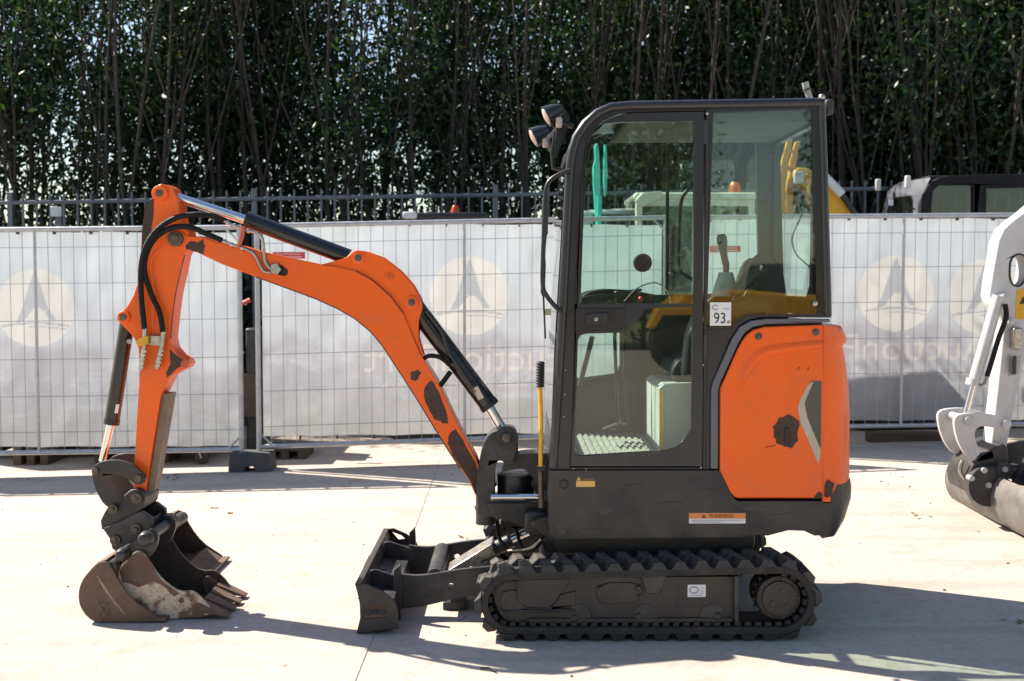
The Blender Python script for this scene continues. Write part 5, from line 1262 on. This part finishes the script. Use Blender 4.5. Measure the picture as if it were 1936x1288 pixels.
for (a, b, r) in ((258, 942, 8), (214, 962, 7), (258, 1000, 8), (219, 1021, 8)):
    c = P(a, b, 5.40); part('pin', M().lathe((c.x, 5.66, c.z), (c.x, 0, c.z), [(0, r * s), (.26, r * s), (.262, r * s * 1.25), (.272, r * s * 1.25), (.274, r * s * .6), (.285, r * s * .5)], 14), PIN, qc)
part('hose', M().tube(spline(path([(284, 925, 5.6), (290, 945, 5.62), (276, 962, 5.62), (284, 980, 5.6), (274, 992, 5.6)], 5.6), 5), .016, 10), HOSE, qc)
part('coupler_lock', M().cyl(P(284, 985, 5.50), P(284, 985, 5.66), .03), IRON, qc)

# ---- toothed bucket (hooked to the coupler)
kY0, kY1 = 5.262, 5.66
sidep_ = chaikin([(256, 1042), (268, 1042), (280, 1056), (296, 1084), (318, 1106), (340, 1119), (362, 1117), (372, 1122), (392, 1142), (404, 1166), (300, 1172), (262, 1165), (236, 1135), (222, 1096), (224, 1074), (240, 1058)], 1)
bk = part('bucket', M().prism(px(sidep_, kY0), kY0, kY0 + .014), WORN_WHITE, EX, bevel=.003, label='toothed digging bucket with worn white paint')
part('side_plate', M().prism(px(sidep_, kY0), kY1 - .014, kY1), RUST_DARK, bk, bevel=.003)
shl_o = [(256, 1042), (240, 1058), (224, 1074), (222, 1096), (236, 1135), (262, 1165), (300, 1172), (404, 1168)]
shl_i = [(404, 1163), (300, 1166), (266, 1160), (242, 1132), (228, 1096), (230, 1077), (244, 1061), (259, 1046)]
part('shell', M().prism(px(spline2 and [(p[0], p[1]) for p in shl_o + shl_i], kY0), kY0 + .0142, kY1 - .0142), RUST_DARK, bk)
part('upper_wear', M().prism(rough_poly([(258, 1045), (268, 1044), (280, 1058), (300, 1090), (322, 1110), (340, 1121), (330, 1128), (305, 1105), (290, 1100), (262, 1110), (232, 1100), (226, 1078), (240, 1062)], kY0, 1.0, 3, 41), kY0 - .0015, kY0 + .002), RUST, bk, smooth=0)
part('cutting_edge', M().box(P(395, 1168, kY0 + .2), (.10, kY1 - kY0, .018)), RUST, bk, bevel=.003)
for k in range(4):
    yy = kY0 + .03 + k * (kY1 - kY0 - .06) / 3; a = P(376, 1140, kY0); b_ = P(432, 1168, kY0)
    x0, z0 = a.x, a.z - .028; x1, z1 = b_.x, b_.z + .004
    w = .044
    v = [(x0, yy - w, z0 + .028), (x0, yy + w, z0 + .028), (x0, yy + w, z0 - .012), (x0, yy - w, z0 - .012), (x1, yy - w * .7, z1 + .003), (x1, yy + w * .7, z1 + .003), (x1, yy + w * .7, z1 - .003), (x1, yy - w * .7, z1 - .003)]
    part('tooth', M().add(v, [(3, 2, 1, 0), (4, 5, 6, 7), (0, 1, 5, 4), (1, 2, 6, 5), (2, 3, 7, 6), (3, 0, 4, 7)]), RUST, bk, bevel=.003)
part('side_cutter', M().prism(PP([(384, 1092), (396, 1086), (420, 1104), (447, 1136), (432, 1142), (404, 1132), (388, 1112)], kY1), kY1 - .03, kY1 + .002), RUST, bk, bevel=.003)
c = P(343, 1135, kY0); part('bolt', M().cyl((c.x, kY0, c.z), (c.x, kY0 - .008, c.z), .012, n=12), RUST, bk)
ear = chaikin([(216, 1072), (222, 1056), (236, 1036), (262, 1018), (278, 1004), (296, 1004), (300, 1022), (288, 1050), (268, 1064), (248, 1056), (236, 1066), (226, 1078)], 1)
for yy in (kY0 + .02, kY1 - .10): part('ear', M().prism(px(ear, kY0 + .02), yy, yy + .022), IRON, bk, bevel=.004)
for (a, b, r) in ((233, 1047, 12), (278, 1017, 14)):
    c = P(a, b, kY0 - .0); part('pin', M().lathe((c.x, kY1 - .05, c.z), (c.x, 0, c.z), [(0, .026), (.34, .026), (.345, r * s), (.375, r * s), (.392, r * s * .75), (.398, r * s * .3)], 18), IRON, bk)
for (a, b, yy) in ((301, 998, 5.62),): part('collar', M().cyl(P(278, 1017, kY0) + Vector((0, .30, 0)), P(278, 1017, kY0) + Vector((0, .36, 0)), .045), IRON, bk)

# ------------------------------------------------------------------ wide smooth bucket standing round it
wY0, wY1 = 5.21, 6.40
DB = root('ditching_bucket', 'wide rusty smooth-edged bucket on the ground with the toothed bucket resting in it', 'bucket', (P(230, 1170, 5.8).x, 5.8, 0))
wp = [(184, 1064), (200, 1061), (210, 1070), (224, 1100), (252, 1136), (285, 1158), (300, 1167), (292, 1176), (182, 1178), (165, 1168), (151, 1148), (147, 1125), (153, 1100), (168, 1080)]
wo = [(198, 1060), (184, 1064), (168, 1080), (153, 1100), (147, 1125), (151, 1148), (165, 1168), (182, 1178), (300, 1177)]
wi_ = [(300, 1173), (184, 1173), (168, 1164), (156, 1146), (152, 1125), (158, 1102), (171, 1084), (186, 1069), (200, 1065)]
part('side_plate', M().prism(px(chaikin(wp, 1), wY0), wY0, wY0 + .012), RUST, DB, bevel=.003)
part('side_plate', M().prism(px(chaikin(wp, 1), wY0), wY1 - .012, wY1), RUST_DARK, DB, bevel=.003)
part('shell', M().prism(px(wo + wi_, wY0), wY0 + .0122, wY1 - .0122), RUST, DB, smooth=60)
part('cutting_edge', M().box((P(296, 1174, wY0).x, (wY0 + wY1) / 2, .018), (.09, wY1 - wY0 + .01, .014)), RUST, DB, bevel=.003)
part('top_tube', M().cyl(P(208, 1076, wY0 + .014), P(208, 1076, wY0) + Vector((0, wY1 - wY0 - .03, 0)), .033), IRON_BROWN, DB)
part('dried_soil', M().prism(px([(262, 1146), (285, 1161), (298, 1168), (296, 1174), (190, 1174), (172, 1160), (200, 1158), (235, 1160)], wY0), kY1 + .02, wY1 - .02), mat('dry_soil', (.15, .10, .065), .95, col2=(.09, .06, .04), scale=30, bump=.8, bscale=40), DB)
part('weld_plate', M().prism(px([(185, 1138), (206, 1140), (207, 1166), (186, 1168)], wY0), wY0 - .003, wY0 + .001), RUST, DB, bevel=.001)
for v_ in ([(187, 1140), (205, 1164)], [(187, 1166), (203, 1142)]): part('weld_mark', M().tube(path(v_, wY0 - .003), .002, 5), RUST_DARK, DB)
part('bare_streak', M().prism(rough_poly([(181, 1086), (185, 1090), (196, 1106), (208, 1124), (222, 1142), (238, 1160), (234, 1161), (216, 1141), (200, 1120), (188, 1100)], wY0, .8, 3, 51), wY0 - .001, wY0 + .001), mat('pale_scrape', (.36, .28, .2), .7, col2=(.2, .13, .08), scale=40), DB, smooth=0)

# ------------------------------------------------------------------ white excavator at the right
WX = root('white_excavator', 'white excavator arm with a grey ditching bucket, reaching in from the right edge', 'excavator', (5.6, 7.5, 0))
aY0, aY1 = 7.35, 7.50
arm = [(1990, 380), (1955, 386), (1936, 402), (1912, 420), (1897, 434), (1888, 455), (1880, 500), (1874, 535), (1871, 560), (1878, 580), (1892, 596), (1899, 620), (1886, 740), (1872, 862), (1884, 876), (1900, 872), (1905, 838), (1920, 760), (1938, 680), (1960, 600), (1985, 520), (2010, 450)]
hl = chaikin([(1909, 500), (1914, 486), (1926, 480), (1938, 484), (1940, 500), (1938, 530), (1928, 542), (1916, 540), (1909, 528)], 1)
wa = part('dipper_arm', M().prism(px(arm, aY0), aY0, aY1, [px(hl, aY0)]), WHITE, WX, bevel=.008)
part('arm_slot', M().tube([Vector((x, aY0 - .002, z)) for x, z in px(hl + hl[:1], aY0)], .006, 6), BLACK, wa)
s7 = aY0 / F
for (a, b, r) in ((1895, 565, 9), (1907, 608, 6)):
    c = P(a, b, aY0); part('pin', M().lathe((c.x, aY0 + .02, c.z), (c.x, 0, c.z), [(0, r * s7 * 1.4), (.04, r * s7 * 1.4), (.045, r * s7), (.06, r * s7 * .9), (.065, .005)], 20), WHITE, wa)
part('valve', M().box(P(1922, 640, aY0 - .03), (.06, .05, .14)), STEEL, wa, bevel=.01)
part('valve', M().box(P(1916, 690, aY0 - .03), (.03, .03, .12)), IRON, wa, bevel=.006)
part('plate', M().prism(px([(1908, 678), (1930, 672), (1926, 708), (1906, 712)], aY0), aY0 - .003, aY0), GREYW, wa)
part('yellow_sticker', M().prism(px([(1922, 548), (1950, 542), (1945, 606), (1919, 602)], aY0), aY0 - .003, aY0), YELLOW, wa)
part('sticker_print', M().prism(px([(1927, 575), (1940, 574), (1934, 560)], aY0), aY0 - .005, aY0 - .004), INK, wa, smooth=0)
wc = part('bucket_cylinder', M().tube(path([(1888, 560), (1842, 722)], 7.30), .038, 20), WHITE, WX)
part('rod', M().tube(path([(1843, 718), (1824, 790)], 7.30), .021, 16), CHROME, wc)
part('gland', M().tube(path([(1841, 716), (1839, 728)], 7.30), .045, 20), WHITE, wc)
part('hose', M().tube(spline(path([(1900, 575), (1902, 600), (1888, 640), (1876, 680), (1866, 712)], 7.26), 6), .016, 10), HOSE, WX)
part('hose_fitting', M().tube(path([(1867, 708), (1862, 726), (1854, 730)], 7.26), .013, 8), STEEL, WX)
wlk = [(p[0] + 1803 - 173, (p[1] - 869) * .98 + 781) for p in link]
wlk = chaikin([(1803, 797), (1808, 786), (1822, 782), (1850, 780), (1880, 784), (1906, 794), (1913, 806), (1905, 814), (1885, 810), (1862, 806), (1848, 808), (1842, 820), (1846, 840), (1856, 852), (1846, 872), (1832, 868), (1818, 850), (1808, 826)], 1)
for yy in (7.26, 7.54): part('bucket_link', M().prism(px(wlk, 7.26), yy, yy + .03), WHITE, WX, bevel=.006)
for (a, b) in ((1833, 796), (1904, 803)): part('pin', M().cyl(P(a, b, 7.24), P(a, b, 7.24) + Vector((0, .34, 0)), .028), GALV, bpy.data.objects['bucket_link.002'] if 'bucket_link.002' in bpy.data.objects else WX)
wq = part('quick_coupler', M().prism(px([(1832, 930), (1828, 905), (1838, 880), (1850, 862), (1872, 850), (1896, 838), (1906, 846), (1908, 868), (1905, 880), (1900, 940), (1870, 950)], 7.25), 7.25, 7.60), IRON_BROWN, WX, bevel=.012)
part('coupler_plate', M().cyl(P(1870, 920, 7.2), P(1870, 920, 7.2) + Vector((0, .08, 0)), .13, n=28), IRON, wq)
part('coupler_plate', M().cyl(P(1900, 890, 7.19), P(1900, 890, 7.19) + Vector((0, .07, 0)), .055, n=24), IRON, wq)
for (a, b) in ((1870, 918), (1901, 888), (1862, 890), (1838, 905)): part('pin', M().cyl(P(a, b, 7.18), P(a, b, 7.18) + Vector((0, .06, 0)), .018), GALV, wq)
part('hose', M().tube(spline(path([(1820, 870), (1815, 890), (1826, 905), (1845, 895)], 7.3), 6), .014, 8), STEEL, wq)
# bucket: a curved shell running towards the camera and a top tube
bx = PG(1812, 966).x
sec = [(bx + .18 * math.cos(a) + .14, .20 + .20 * math.sin(a)) for a in np.linspace(R(135), R(270), 14)] + [(bx + .62, .02)]
sec_i = [(bx + .62, .035)] + [(bx + .165 * math.cos(a) + .14, .20 + .183 * math.sin(a)) for a in np.linspace(R(270), R(135), 14)]
wb = part('bucket', M().prism(sec + sec_i, 6.55, 7.95), mat('grey_worn_steel', (.20, .185, .17), .5, .3, col2=(.12, .105, .09), scale=6), WX, smooth=50, label='wide grey ditching bucket')
endc = [(bx + .18 * math.cos(a) + .14, .20 + .20 * math.sin(a)) for a in np.linspace(R(120), R(270), 14)] + [(bx + .62, .02), (bx + .5, .12), (bx + .3, .28)]
for yy in (6.54, 7.95): part('side_plate', M().prism(endc, yy, yy + .014), IRON_BROWN, wb, bevel=.003)
part('top_tube', M().cyl((bx + .24, 6.56, .33), (bx + .24, 7.94, .33), .05), IRON, wb)
part('bucket_ear', M().prism([(bx + .1, .3), (bx + .2, .5), (bx + .42, .55), (bx + .5, .35), (bx + .3, .25)], 7.2, 7.23), IRON, wb)
part('bucket_ear', M().prism([(bx + .1, .3), (bx + .2, .5), (bx + .42, .55), (bx + .5, .35), (bx + .3, .25)], 7.55, 7.58), IRON, wb)
# boom, body and tracks beyond the edge of the picture
q0 = P(1980, 410, 7.42)
part('boom', M().prism([(q0.x - .05, q0.z - .1), (q0.x + .05, q0.z + .12), (q0.x + .9, q0.z + .1), (q0.x + 1.6, q0.z - .5), (q0.x + 2.1, .8), (q0.x + 1.95, .75), (q0.x + 1.3, q0.z - .6), (q0.x + .8, q0.z - .2)], 7.36, 7.49), WHITE, WX, bevel=.01)
part('body', M().box((q0.x + 3.0, 7.5, .85), (1.7, 1.5, .7)), WHITE, WX, bevel=.1, seg=3)
part('cab_shell', M().box((q0.x + 2.8, 7.3, 1.75), (1.1, 1.0, 1.3)), BLACK_GLOSS, WX, bevel=.12, seg=3)
for yy in (6.85, 8.15): part('crawler_track', M().box((q0.x + 2.9, yy, .26), (2.1, .32, .5)), RUBBER, WX, bevel=.2, seg=5)

# ------------------------------------------------------------------ things behind the camera that the windows mirror
LD = root('wheel_loader', 'yellow wheel loader mirrored in the cab windows', 'loader', (4.4, -9.9, 0))
part('loader_body', M().prism([(2.7, .55), (2.55, 1.05), (2.9, 1.35), (4.0, 1.45), (6.4, 1.25), (6.6, .6)], -10.4, -9.2), YELLOW2, LD, bevel=.06, seg=3)
part('loader_cab', M().prism([(4.2, 1.4), (4.3, 1.9), (5.6, 1.9), (5.8, 1.35)], -10.3, -9.4), BLACK_GLOSS, LD, bevel=.05)
part('fender', M().prism([(2.3, .8), (2.45, 1.15), (3.3, 1.15), (3.5, .8), (3.35, .8), (3.2, 1.02), (2.55, 1.02), (2.42, .8)], -9.3, -8.8), YELLOW2, LD, bevel=.02)
for x in (2.9, 5.6):
    wv_ = part('wheel', M().cyl((x, -9.2, .56), (x, -8.85, .56), .56, n=28), RUBBER, LD, bevel=.04)
    part('rim', M().cyl((x, -8.88, .56), (x, -8.83, .56), .2, n=24), IRON, wv_)
t = root('traffic_cone', 'orange traffic cone mirrored in the rear cab window', 'cone', (6.1, -8.2, 0))
part('cone_body', M().lathe((6.1, -8.2, .02), (6.1, -8.2, 1), [(0, .13), (.45, .03), (.46, .02)], 20), AMBER, t); part('cone_base', M().box((6.1, -8.2, .015), (.34, .34, .03)), AMBER, t, bevel=.005)
for i, (x, y) in enumerate(((-4.5, -17), (-1.2, -18), (1.4, -17.5), (3.4, -17.8), (8.7, -17.4), (11.0, -18))):
    o = tree(x, y, TR[i % 5], CR_M[i % 2], 'leafy tree standing behind the photographer and mirrored in the cab glass', 'trees mirrored in the cab glass', random.uniform(0, 6), 1.3)
    o.scale = (1.6, 1.6, 1.25)

# ------------------------------------------------------------------ litter on the yard
m = M()
for k in range(150):
    x = random.uniform(-5, 4.5); y = random.uniform(4.3, 9.3); r = random.uniform(.002, .007); gz = ground_z(x, y)
    m.box((x, y, gz + r * .4), (r * 2, r * 1.3, r), Matrix.Rotation(random.uniform(0, 6), 3, 'Z'))
kind(part('gravel_bits', m, mat('dark_grit', (.14, .11, .09), .9), None, smooth=0), 'stuff')['label'] = 'scattered grit and crumbs on the concrete'
m = M()
for (a, b) in ((430, 970), (410, 960), (300, 900), (322, 905), (340, 897), (870, 1015), (1915, 1175), (1742, 972), (60, 905)):
    p = PG(a, b, ground_z(PG(a, b).x, PG(a, b).y) + .006)
    for j in range(3):
        q = p + Vector((random.uniform(-.05, .05), random.uniform(-.05, .05), 0)); a_ = random.uniform(0, 6.28); u = Vector((math.cos(a_), math.sin(a_), .2)) * random.uniform(.015, .035); w = Vector((-u.y, u.x, .004)) * .45
        m.add([q - u, q + w, q + u, q - w], [(0, 1, 2, 3)])
kind(part('fallen_leaves', m, mat('brown_leaf', (.16, .10, .06), .8), None, smooth=0), 'stuff')['label'] = 'dry brown leaves lying on the concrete'
p0 = PG(908, 1263, .006); p1 = PG(938, 1270, .006)
single('twig', M().tube([p0, (p0 + p1) / 2 + Vector((0, .012, .004)), p1], .004, 6), BARK, 'small dry twig on the concrete at the bottom centre', 'twig', tuple(p0))
